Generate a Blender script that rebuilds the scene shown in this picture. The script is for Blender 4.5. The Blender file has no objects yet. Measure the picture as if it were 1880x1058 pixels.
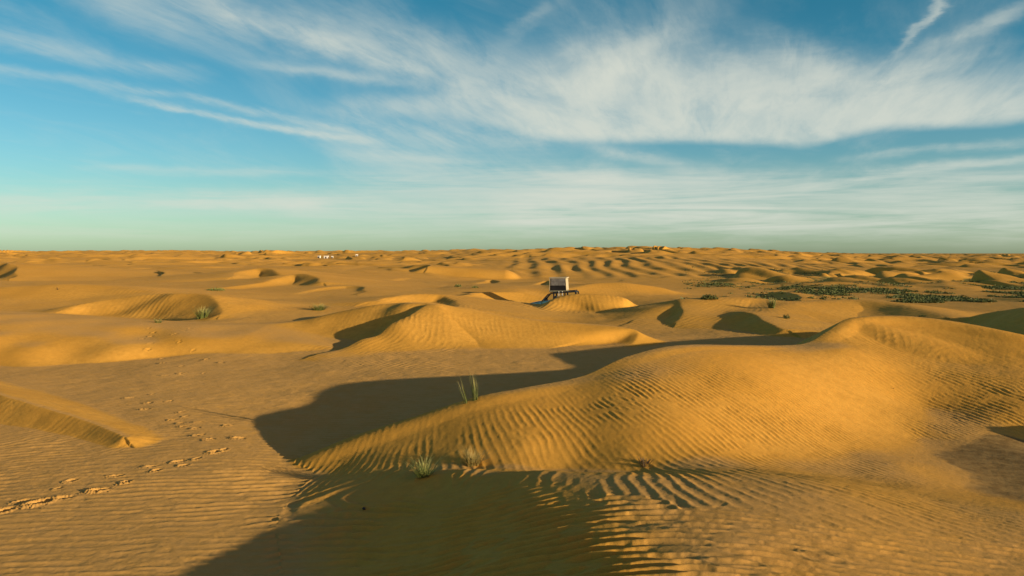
import bpy, bmesh, math, random, os
import numpy as np
from mathutils import Vector, Matrix

Q = float(os.environ.get('DUNE_Q', '1.0'))          # mesh density (1 = final)
scene = bpy.context.scene
COL = scene.collection
random.seed(7)

# ------------------------------------------------------------------ camera maths
FPX, CH = 1475.0, 5.0
PITCH = math.atan(64 / FPX)
CP, SP = math.cos(PITCH), math.sin(PITCH)

def at(px, py, Y):
    """point seen at photo pixel (px,py) that lies Y metres ahead"""
    v = (px - 940) / FPX; w = (529 - py) / FPX
    t = Y / (CP + w * SP)
    return (v * t, Y, CH + t * (-SP + w * CP))

def on(px, py, z):
    """point seen at photo pixel (px,py) that lies at height z"""
    v = (px - 940) / FPX; w = (529 - py) / FPX
    t = (z - CH) / (-SP + w * CP)
    return (v * t, t * (CP + w * SP), z)

cam = bpy.data.cameras.new('camera'); camo = bpy.data.objects.new('camera', cam); COL.objects.link(camo)
cam.sensor_width = 36.0; cam.lens = FPX / 1880 * 36.0
cam.clip_start = 0.1; cam.clip_end = 20000
camo.location = (0, 0, CH); camo.rotation_euler = (math.pi / 2 - PITCH, 0, 0)
scene.camera = camo

SUN_AZ, SUN_EL = math.radians(30), math.radians(9.6)    # azimuth: behind the +X axis
SUN = Vector((math.cos(SUN_EL) * math.cos(SUN_AZ), -math.cos(SUN_EL) * math.sin(SUN_AZ), math.sin(SUN_EL)))

# ------------------------------------------------------------------ numeric helpers
F = np.float32
def smax(a, b, k):
    h = np.clip(0.5 + 0.5 * (a - b) / k, 0, 1)
    return b + (a - b) * h + k * h * (1 - h)
def smin(a, b, k): return -smax(-a, -b, k)
def sstep(a, b, x):
    t = np.clip((x - a) / (b - a), 0, 1); return t * t * (3 - 2 * t)

class TPS:
    def __init__(s, pts, vals, lam=0.0):
        P = np.array(pts, float); n = len(P)
        d2 = ((P[:, None] - P[None]) ** 2).sum(-1)
        K = 0.5 * d2 * np.log(d2 + 1e-12) + lam * np.eye(n)
        A = np.zeros((n + 3, n + 3)); A[:n, :n] = K
        A[:n, n] = 1; A[:n, n + 1:] = P; A[n, :n] = 1; A[n + 1:, :n] = P.T
        b = np.zeros(n + 3); b[:n] = vals
        sol = np.linalg.solve(A, b)
        s.P = P; s.w = sol[:n]; s.c = sol[n:]
    def __call__(s, x, y):
        out = np.empty(x.shape, F)
        for i in range(0, len(x), 60000):
            xs = x[i:i + 60000].astype(float); ys = y[i:i + 60000].astype(float)
            d2 = (xs[:, None] - s.P[:, 0]) ** 2 + (ys[:, None] - s.P[:, 1]) ** 2
            out[i:i + 60000] = (0.5 * d2 * np.log(d2 + 1e-12)) @ s.w + s.c[0] + s.c[1] * xs + s.c[2] * ys
        return out

class Tile:
    """periodic noise tile made by filtering white noise; sampled bilinearly"""
    def __init__(s, n, filt, seed, cplx=False):
        r = np.random.RandomState(seed)
        W = np.fft.fft2(r.randn(n, n))
        k = np.fft.fftfreq(n) * n
        kx, ky = np.meshgrid(k, k, indexing='ij')
        f = np.fft.ifft2(W * filt(kx, ky))
        if not cplx: f = f.real
        f = f / np.sqrt((abs(f) ** 2).mean())
        s.f = f.astype(np.complex64 if cplx else F); s.n = n
    def __call__(s, x, y):
        n = s.n
        x = np.asarray(x, np.float64) * n; y = np.asarray(y, np.float64) * n
        i = np.floor(x).astype(np.int64); j = np.floor(y).astype(np.int64)
        fx = (x - i).astype(F); fy = (y - j).astype(F)
        i %= n; j %= n; i1 = (i + 1) % n; j1 = (j + 1) % n
        f = s.f
        return (f[i, j] * (1 - fx) + f[i1, j] * fx) * (1 - fy) + (f[i, j1] * (1 - fx) + f[i1, j1] * fx) * fy

# isotropic band noise, about 16 features across one tile
NB = Tile(512, lambda kx, ky: np.exp(-((np.hypot(kx, ky) - 14) / 6) ** 2), 3)
NB2 = Tile(512, lambda kx, ky: np.exp(-((np.hypot(kx, ky) - 14) / 6) ** 2), 11)
NS = Tile(512, lambda kx, ky: np.exp(-((kx - 0) / 60) ** 2 - (ky / 5.0) ** 2) * (abs(kx) > 10), 5)
FB = Tile(512, lambda kx, ky: 1 / (1 + np.hypot(kx, ky)) ** 1.6 * (np.hypot(kx, ky) > 2), 8)

# ------------------------------------------------------------------ the ground: control points
# base ground N (flats, terrace, basin, far ridge) in (bearing, ln distance)
def uv(x, y):
    y = np.maximum(y, -1.0)
    return np.clip(x / np.sqrt(y * y + 36), -3, 3), np.log(np.sqrt(y * y + 36) + 2)
Np = []
for p in [(-150,1058,.05),(150,1058,.02),(300,1058,.0),(0,900,0),(300,900,0),(480,900,-.05),(200,820,0),(400,800,-.02),(560,800,-.15),
          (0,760,.02),(300,730,0),(520,740,-.1),(700,700,-.05),(900,680,0),(0,690,-.02),(300,672,0.0),(600,658,0.02),(1000,655,.05),
          (1100,640,.1),(1200,622,.1),(1300,608,.25),(1420,604,.40),(1500,600,.35),(-500,800,0),(-500,950,0),(1700,600,.1),(2000,620,0),(2600,700,0),(2600,850,0)]:
    Np.append(on(*p))
for p in [(-300,600,45),(0,603,45),(150,603,45),(300,606,45),(400,606,45),(480,603,46),
          (-200,641,41),(0,641,41),(150,641,41),(300,641,41),(500,640,41),
          (0,590,53),(300,590,53),(450,560,60),
          (0,553,66),(300,548,70),(550,546,75),(700,565,58),(850,560,65),
          (0,512,112),(300,510,115),(600,527,90),(800,530,90),(960,536,83),
          (925,562,72),(1000,570,77),(1060,570,77),(1150,545,85),
          (1250,560,70),(1350,560,72),(1500,560,72),(1700,560,76),(1900,560,74),
          (1300,536,100),(1500,541,98),(1700,543,97),(1880,543,97),(2200,543,97),
          (1300,520,135),(1600,520,137),(1880,520,137),
          (0,496,160),(200,490,180),(400,490,180),(600,490,190),(760,497,165),
          (900,511,158),(1100,513,155),(1250,511,160),(1400,505,188),(1600,502.5,205),(1880,500,222),(2300,500,222),
          (1000,488,205),(1100,488,205),(1250,487,208),(1400,489,225),(1600,489,260),(1880,489,290),
          (1000,470,290),(1100,466,300),(1250,466,300),(1400,470,320),(1600,476,400),(1880,476,450),
          (0,476,300),(200,474,320),(400,474,330),(600,477,320),(760,478,300),
          (-300,467,700),(0,467,700),(130,463.5,560),(240,462,540),(400,463.5,560),(600,465.5,800),(760,464.5,600),(850,460.5,460),
          (1000,459,420),(1100,456.5,400),(1250,457,400),(1400,461,440),(1550,466,600),(1750,467.5,800),(1900,467.5,800),(2300,467,800),
          (0,466.3,2500),(900,466.3,2500),(1900,466.3,2500),(900,465.5,8000),(-200,465.5,8000),(2000,465.5,8000)]:
    Np.append(at(*p))
Np += [(0,6,-.3),(-8,5,0),(8,5,-.2),(0,-8,0),(-8,-8,0),(10,-8,-.2),(30,-5,-.2),(-30,-5,0),(4,17,-.4),(9,15,-.4),(12,22,-.3),(3,22,-.2),(8,27,-.1),(15,30,-.1)]
Np = np.array(Np)
_u, _v = uv(Np[:, 0], Np[:, 1])
TN = TPS(np.stack([_u * 1.6, _v], 1), Np[:, 2], 1e-4)

# near dunes S: the big dune, its bowl, and the hump in front
CREST = [(470,868,19.5),(560,836,19.6),(650,800,19.9),(750,768,20.1),(870,730,20.5),(960,712,21),(1070,690,22),(1150,655,23.5),(1240,634.5,25),
         (1350,633.5,27),(1430,634,28.8),(1482,629,30),(1522,606,31.2),(1562,584,32.3),(1650,580,32.5),(1750,590,31.8),(1880,615,30.3),(2050,655,29.3),(2300,715,26.5),(2600,790,23)]
CR3 = [at(*p) for p in CREST]
Sp = list(CR3)
for p in [(700,833,18.7),(620,860,18.6),(760,856,17.7),(800,800,18.9),
          (870,790,18.7),(870,830,17.7),(870,858,17.0),(960,760,19.2),(960,815,17.7),
          (1070,745,19.6),(1070,800,18.0),(1070,850,17.0),
          (1150,700,20.8),(1150,770,18.4),(1150,830,17.0),
          (1240,670,22.6),(1240,720,20.1),(1240,780,18.1),(1240,840,16.7),
          (1400,665,24.3),(1400,710,21.7),(1400,770,19.5),(1400,840,17.4),
          (1500,660,26.5),(1550,640,28.3),(1550,700,25),(1550,770,21.7),(1550,830,18.9),(1550,880,15.9),
          (1690,805,21.8),(1690,745,25.0),(1660,680,27.4),(1620,620,30.9),(1640,850,18.0),
          (1740,795,22.1),(1750,690,27.0),(1750,640,29.9),(1880,700,26.2),(1880,655,28.6),(1830,760,23.8),
          (2050,740,24.3),(2050,800,21.8),
          (1990,830,21.6)]:
    Sp.append(at(*p))
for p in [(640,868,.03),(750,860,.32),(850,857,.64),(1000,861,.82),(1150,866,.93),(1250,871,.97),
          (1300,950,1.16),(1300,1000,1.22),(1300,1058,1.30),(1000,940,.84),(1000,1000,.88),(1000,1058,.92),(800,900,.38),(800,950,.38),(800,1058,.44),
          (600,950,.04),(600,1000,.02),(600,1058,.02),(600,900,.05),(450,1058,-.1),(450,1000,-.1),(500,950,-.06),(560,885,-.1),
          (1350,886,.98),(1350,868,.84),(1450,885,.93),(1500,905,.98),(1500,880,.8),(1650,900,.52),(1750,935,.62),(1880,940,.52),(1880,1000,.75),
          (1700,1000,.92),(1500,960,1.08),(1500,1058,1.17),(1700,1058,1.02),(1880,1058,.86),
          (1800,850,-.02),(1880,835,-.05),(1800,900,.05),(1740,850,.05),(1800,800,-.02),(1880,800,-.08),(2050,850,-.05),(2000,900,.05)]:
    Sp.append(on(*p))
Sp += [(-.8,16.9,.36),(.8,16.6,.40),(2.4,16.2,.50),
       (-5.6,12,-.15),(-5.3,14.5,-.15),(-4.9,17,-.15),(-5.5,19.6,-.25),(-6.5,9,-.15),(-9,12,-.6),(-9,18,-.7),
       (0,6,1.2),(3,5.5,1.5),(-4,6,.1),(6,6,1.2),(0,2,1.1),(4,2,1.3),(0,-5,1.0),(9,8,.8),(13,12,.4),(15,17,.2),(12,3,.6),(-6,0,0),
       (22,20,-.2),(22,10,-.2),(22,0,-.2),(-8,-6,-.5),(8,-8,.6),(20,-10,-.3)]
Sp = np.array(Sp)
TS = TPS(Sp[:, :2] / 10, Sp[:, 2], 2.5e-3)

# ------------------------------------------------------------------ crest-line dunes
def spline(P, step):
    P = np.array(P, float); n = len(P); out = []
    for i in range(n - 1):
        p0 = P[max(i - 1, 0)]; p1 = P[i]; p2 = P[i + 1]; p3 = P[min(i + 2, n - 1)]
        m = max(2, int(np.hypot(*(p2 - p1)[:2]) / step))
        for t in np.linspace(0, 1, m, endpoint=False):
            out.append(0.5 * ((2 * p1) + (p2 - p0) * t + (2 * p0 - 5 * p1 + 4 * p2 - p3) * t * t + (3 * p1 - p0 - 3 * p2 + p3) * t ** 3))
    out.append(P[-1]); return np.array(out)

def crest_field(x, y, pts, step):
    """signed distance (left of travel +) and crest height for every point"""
    C = spline(pts, step)
    T = np.gradient(C[:, :2], axis=0); ln_ = np.linalg.norm(T, axis=1) + 1e-9; T /= ln_[:, None]; G_ = (np.gradient(C[:, 2]) / ln_).astype(F)
    Tx, Ty = T[:, 0].astype(F), T[:, 1].astype(F)
    D = np.empty(x.shape, F); Z = np.empty(x.shape, F); E = np.ones(x.shape, F)
    for i in range(0, len(x), 60000):
        xs = x[i:i + 60000, None].astype(F); ys = y[i:i + 60000, None].astype(F)
        dx = xs - C[:, 0].astype(F); dy = ys - C[:, 1].astype(F)
        d2 = dx * dx + dy * dy
        k = d2.argmin(1); r = np.arange(len(k))
        # distance to the tangent line near the closest sample, smooth along the crest
        t = T[k]; cx = dx[r, k]; cy = dy[r, k]
        side = t[:, 0] * cy - t[:, 1] * cx
        along = t[:, 0] * cx + t[:, 1] * cy
        inner = (k > 0) & (k < len(C) - 1)
        ends = ~inner & (np.where(k == 0, -along, along) > 0)
        d = np.where(ends, np.sqrt(d2[r, k]), np.abs(side))
        mn = d2[r, k][:, None]
        E[i:i + 60000] = np.where(ends, (np.abs(side) / (d + 1e-6)) ** 2, 1)
        w = 1 / (d2 + 0.02 * mn + (0.6 * step) ** 2) ** 4
        D[i:i + 60000] = d * np.where(side >= 0, 1, -1)
        zi = C[:, 2].astype(F) + G_ * np.clip(dx * Tx + dy * Ty, -1.5 * step, 1.5 * step)
        Z[i:i + 60000] = (w * zi).sum(1) / w.sum(1)
    return D, Z, E

def prof(d, s, r):      # drop below the crest: slope s, crest rounded over r metres
    return s * (np.sqrt(d * d + r * r) - r)

# (crest points, near/right slope, near rounding, far/left slope, far rounding, blend, reach)
DUNES = [
 # barchan with the dark hollow, centre
 ([(586,653,38.6),(650,633,40.2),(735,590,43),(787,559,45.5),(850,567,46),(950,583,45.5),(1060,593,45),(1140,600,44.5),(1172,610,43.8),(1150,640,42.0)], .33,.9, .62,.1, .35, 14),
 ([(440,604,46),(550,589,46.8),(650,567,47.5),(720,557,47.5),(785,556,46.6)], .42,.5, .15,.5, .4, 14),
 # left dune cut by the frame
 ([(-260,662,29.5),(-80,704,26.8),(0,725,25.0),(100,755,23.3),(180,781,22.0),(228,802,20.9)], .62,.03, .30,.4, .10, 7),
 # hump in front of the car
 ([(997,590,60.5),(1003,566,63.5),(1020,549,66),(1060,540,67),(1120,542,67),(1158,551,67),(1176,575,66.5),(1182,590,66)], .36,.7, .55,.4, .3, 14),
 # left barchan
 ([(100,573,55.5),(150,559,57.5),(210,548.5,58.5),(280,540.5,58.5),(340,539,57.5),(385,543,56),(405,556,54),(406,578,51)], .5,.25, .13,.5, .3, 16),
 # rippled dune behind it
 ([(-200,537,71),(0,527,72),(130,521.5,73),(230,527,72),(300,541,68)], .22,1.0, .08,1, .6, 16),
 # far left
 ([(-120,477,124),(0,482,120),(24,485,117),(34,494,112),(20,512,104)], .5,.2, .06,1, .5, 20),
 ([(302,508.5,113),(300,503,118),(299,497.5,125),(290,497,135)], .10,.3, .62,.1, .3, 20),
 ([(366,510,114),(366,505,118),(365,500.5,124),(355,500,132)], .10,.3, .6,.1, .3, 18),
 # left middle
 ([(420,509,104),(450,496,114),(485,492.5,116),(508,497,113),(518,505,109)], .4,.4, .08,1, .5, 20),
 ([(410,529,85),(480,518,92),(525,506,99),(560,503,99),(582,509,96),(594,518,91)], .42,.4, .09,1, .5, 18),
 ([(540,543,78),(580,531,84),(630,525.5,88),(662,526,87),(672,533,82),(665,542,77)], .5,.25, .08,1, .4, 16),
 ([(680,553,60),(735,542,65),(795,540,67),(826,546,66),(843,556,62),(840,566,58)], .42,.3, .10,.6, .4, 14),
 ([(850,545,70),(890,531,77),(940,526.5,80),(975,531,79),(992,543,75),(994,554,71)], .45,.3, .40,.5, .4, 12),
 ([(735,529,98),(768,520.5,108),(786,521,107),(793,529,99)], .5,.2, .08,.6, .4, 14),
 ([(870,522,103),(895,514.5,111),(912,514.5,111),(918,520,104)], .5,.2, .08,.6, .4, 14),
 ([(965,531,92),(990,518,101),(1008,516,102),(1016,522,96),(1014,533,88)], .5,.2, .08,.6, .4, 14),
 ([(700,490.5,175),(745,489,170),(776,486.5,165),(782,489,158)], .5,.2, .06,.6, .4, 22),
 # behind the car, right
 ([(1030,532,86),(1090,520.5,91),(1150,519.5,92),(1210,528,92),(1260,540,92)], .26,.6, .08,1, .5, 14),
 # mound right of centre with two hollows
 ([(1175,584,55),(1210,564,58),(1265,550,60),(1330,545.5,62),(1390,548.5,62),(1440,560,60)], .20,1.6, .16,1, .6, 15),
 ([(1243,592,52),(1256,577,54),(1257,563,57),(1248,553,60)], .14,1.0, .6,.25, .3, 7),
 ([(1335,579,56),(1352,574.5,54.5),(1374,574,52.5),(1393,581,50.5),(1412,592,48),(1445,604,46)], .55,.25, .12,.8, .3, 6),
 # dark topped pair
 ([(1385,549,93),(1412,538,93),(1440,536.5,90),(1462,541,84),(1472,551,78)], .55,.2, .12,.6, .3, 12),
 ([(1482,545,90),(1500,541,88),(1515,546,83),(1530,555,77)], .55,.2, .12,.6, .3, 12),
 ([(1255,549,90),(1300,547,86),(1335,544,80),(1345,549,74)], .4,.2, .12,.6, .3, 10),
 # long lit dune
 ([(1390,578,53),(1450,557,60),(1530,551,63),(1590,551,63),(1660,559,60),(1742,580,53)], .24,1.2, .14,1, .5, 14),
 # dark dune on the right edge
 ([(1725,600,53),(1790,580,51.5),(1850,569,48.5),(1900,565,45),(1990,575,39)], .56,.15, .15,.5, .3, 14),
 ([(1640,556,88),(1760,551,90),(1850,548.5,86),(1950,556,76)], .3,.4, .1,.6, .4, 12),
 # ridge running back from the summit of the big dune
 ([(1561,585,32.4),(1590,582,35),(1630,581.5,39),(1690,587,43)], .22,.3, .6,.15, .2, 9),
 # out of frame, throws the wedge of shade on the bowl floor
 ([(19.5,18.2,.2),(18.2,19.8,.95),(18.6,21.6,.5)], .35,.1, .5,.05, .2, 6),
]

FEET = [  # footprints: px, py, length, heading(deg), depth
 (8,938,.5,20,.07),(42,921,.4,10,.04),(78,922,.7,15,.08),(118,915,.5,-10,.04),(132,882,.42,10,.04),(185,901,.5,15,.10),(232,886,.36,10,.07),(215,874,.4,10,.04),
 (108,898,.3,10,.03),(280,857,.4,15,.04),(290,863,.36,10,.05),(330,848,.45,20,.05),(338,855,.32,10,.05),(362,842,.36,15,.04),(396,829,.5,20,.06),(412,826,.36,15,.05),
 (366,799,.4,10,.05),(385,807,.38,10,.06),(420,781,.4,10,.05),(440,805,.45,-10,.07),(360,786,.36,10,.05),(365,775,.34,10,.04),(340,783,.36,10,.04),(333,777,.32,10,.05),
 (342,765,.36,10,.04),(335,757,.4,10,.04),(268,752,.36,10,.07),(274,740,.34,10,.05),(312,737,.36,10,.04),(280,724,.3,10,.04),(240,731,.5,0,.03),(318,771,.3,10,.06),
 (333,686,.4,10,.08),(333,673,.36,10,.05),(305,690,.4,10,.03),(300,667,.4,10,.09),(298,659,.36,10,.06),(380,660,.42,10,.07),(408,666,.42,10,.08),(355,645,.36,10,.04),
 (273,643,.4,10,.07),(262,623,.36,10,.06),(278,631,.4,10,.05),(278,618,.36,10,.07),(283,611,.36,10,.06),(274,603,.34,10,.04),(330,630,.36,10,.05),(329,626,.3,10,.04),
 (322,614,.36,10,.06),(338,607,.36,10,.05),(350,603,.3,10,.04),(328,699,.3,10,.03),(375,686,.3,10,.03),
]

def macro(x, y, want_mask=False):
    u, v = uv(x, y)
    N = TN(u * 1.6, v)
    R = np.sqrt(x * x + y * y)
    # --- small dunes of the middle and far desert
    far = sstep(95, 150, y) * (1 - sstep(1500, 4000, R))
    idx = np.where(far > 0)[0]
    if len(idx):
        X = x[idx]; Y = y[idx]
        px = 940 + FPX * X / Y
        ridge = sstep(800, 950, px) * sstep(150, 185, Y)
        basin = sstep(1280, 1420, px) * (1 - sstep(190, 225, Y))
        def steep(sx, sy, c, rot, tile, seed):
            ca, sa = math.cos(rot), math.sin(rot)
            a = X * ca + Y * sa; b = -X * sa + Y * ca
            wob = NB2(a / 900 + seed, b / 900) * .9
            n = tile(a / sx + seed + wob * .02, b / sy + seed + wob * .02)
            for _ in range(2): n = tile((a + c * n) / sx + seed + wob * .02, b / sy + seed + wob * .02)
            return n
        d1 = steep(190., 330., 1.1, -.35, NB, .13)        # ~13 m dunes, steep towards -X
        d2 = steep(110., 200., .7, -.2, NB2, .57)
        d3 = steep(420., 600., 1.6, .2, NB2, .31)
        pos = lambda n, t: np.maximum(n - t, 0)
        aR = .46 * (1 - .45 * sstep(360, 560, Y)) * ridge * sstep(235, 310, Y)
        aL = (1 - ridge) * (1 - basin) * sstep(110, 260, Y)
        h = aR * (d1 * .95 + .16 * d2 + .5 * d3)
        h = h + aL * (.38 * pos(d1, .5) + .16 * d2 * sstep(.3, 1.2, d3 + .4) + .35 * pos(d3, .2))
        h = h + basin * (.85 * pos(d1, .05) + .7 * pos(d3, .1) + .14 * d2)
        # ribs running down the front of the ridge
        ribw = ridge * (1 - sstep(215, 300, Y)) * sstep(900, 960, px) * (1 - .75 * sstep(1480, 1600, px))
        ph = X / 5.2 - Y * .004 + .22 * NB(X / 420, Y / 900)
        sw = ph - np.floor(ph)
        rib = np.where(sw < .42, sw / .42, (1 - sw) / .58)
        rib = rib * rib * (3 - 2 * rib)
        h = h + ribw * (rib - .5) * .30 * (1 + .5 * NB2(X / 300, Y / 300))
        N[idx] += (h * far[idx]).astype(F)
    # gentle unevenness everywhere
    N += (.022 * FB(x / 80, y / 80) * sstep(3, 30, R)).astype(F)
    # the lit terrace left of centre
    tt = y - (37.0 + (x + 22.8) * .22 + .35 * NB(x / 60, y / 60)); cap = np.interp(x, [-40, -29, -20, -14, -9], [2.4, 1.85, 1.16, .95, .25])
    T = np.where(tt > 0, cap * (1 - np.exp(-.33 * np.maximum(tt, 0) / cap)), .30 * tt)
    T = T - .13 * (np.sqrt(np.maximum(y - 45, 0) ** 2 + 4) - 2) * (y > 45) - 3 * sstep(55, 62, y)
    N = smax(N, T.astype(F), .06)
    H = N
    for pts, sn, rn, sf, rf, k, reach in DUNES:
        P3 = [p if p[1] < 40 and len(p) == 3 and abs(p[0]) < 40 and p[2] < 5 else at(*p) for p in pts]
        A = np.array(P3)
        m = (x > A[:, 0].min() - reach) & (x < A[:, 0].max() + reach) & (y > A[:, 1].min() - reach) & (y < A[:, 1].max() + reach)
        idx = np.where(m)[0]
        if not len(idx): continue
        xx = x[idx]; yy = y[idx]
        sc = max(.15, A[:, 1].mean() / 130)
        wob = (.22 if sc > .3 else .06) * sc * NB(xx / (110 * sc), yy / (110 * sc))
        D, Z, E = crest_field(xx + wob, yy + wob * .6, P3, .5 * sc)
        se = max(sn, sf); A_ = np.abs(D)
        h = Z - np.where(D > 0, prof(A_, se + (sf - se) * E, rf), prof(A_, se + (sn - se) * E, rn)).astype(F)
        # fade out at the edge of its reach
        ex = np.minimum.reduce([xx - (A[:, 0].min() - reach), (A[:, 0].max() + reach) - xx, yy - (A[:, 1].min() - reach), (A[:, 1].max() + reach) - yy])
        h = h - (1 - sstep(0, reach * .3, ex)) * 3
        H[idx] = smax(H[idx], h, k)
    dpit = (x - 3.6) ** 2 + (y - 76) ** 2
    H = smin(H, (-.52 + .03 * dpit + 0 * y).astype(F), .25)
    # --- near dunes
    m = (x > -14) & (x < 30) & (y > -14) & (y < 42)
    idx = np.where(m)[0]
    xx = x[idx]; yy = y[idx]
    S = TS(xx / 10, yy / 10)
    wob = .03 * NB(xx / 80, yy / 80)
    D, Z, _ = crest_field(xx + wob * .5, yy + wob, CR3, .25)
    # north side: slip face left of the summit, broad back right of it
    slipx = sstep(13.8, 15.5, xx)
    S = np.where(D <= 0, Z + (S - Z) * sstep(0, .9, -D), S)
    L = Z - (.6 * (1 - slipx) + .16 * slipx) * np.maximum(D, 0)
    S = np.where(D > 0, np.minimum(S, L), S)
    S = np.where(D > 0, L, S)
    edge = np.minimum.reduce([xx + 14, 30 - xx, yy + 14, 42 - yy])
    S = S - (1 - sstep(0, 5, edge)) * 4
    if want_mask:
        mk = np.zeros(x.shape, F); mk[idx] = sstep(-.02, .06, S - H[idx])
        H[idx] = smax(H[idx], S, .10); return H, mk
    H[idx] = smax(H[idx], S, .10)
    return H

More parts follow.
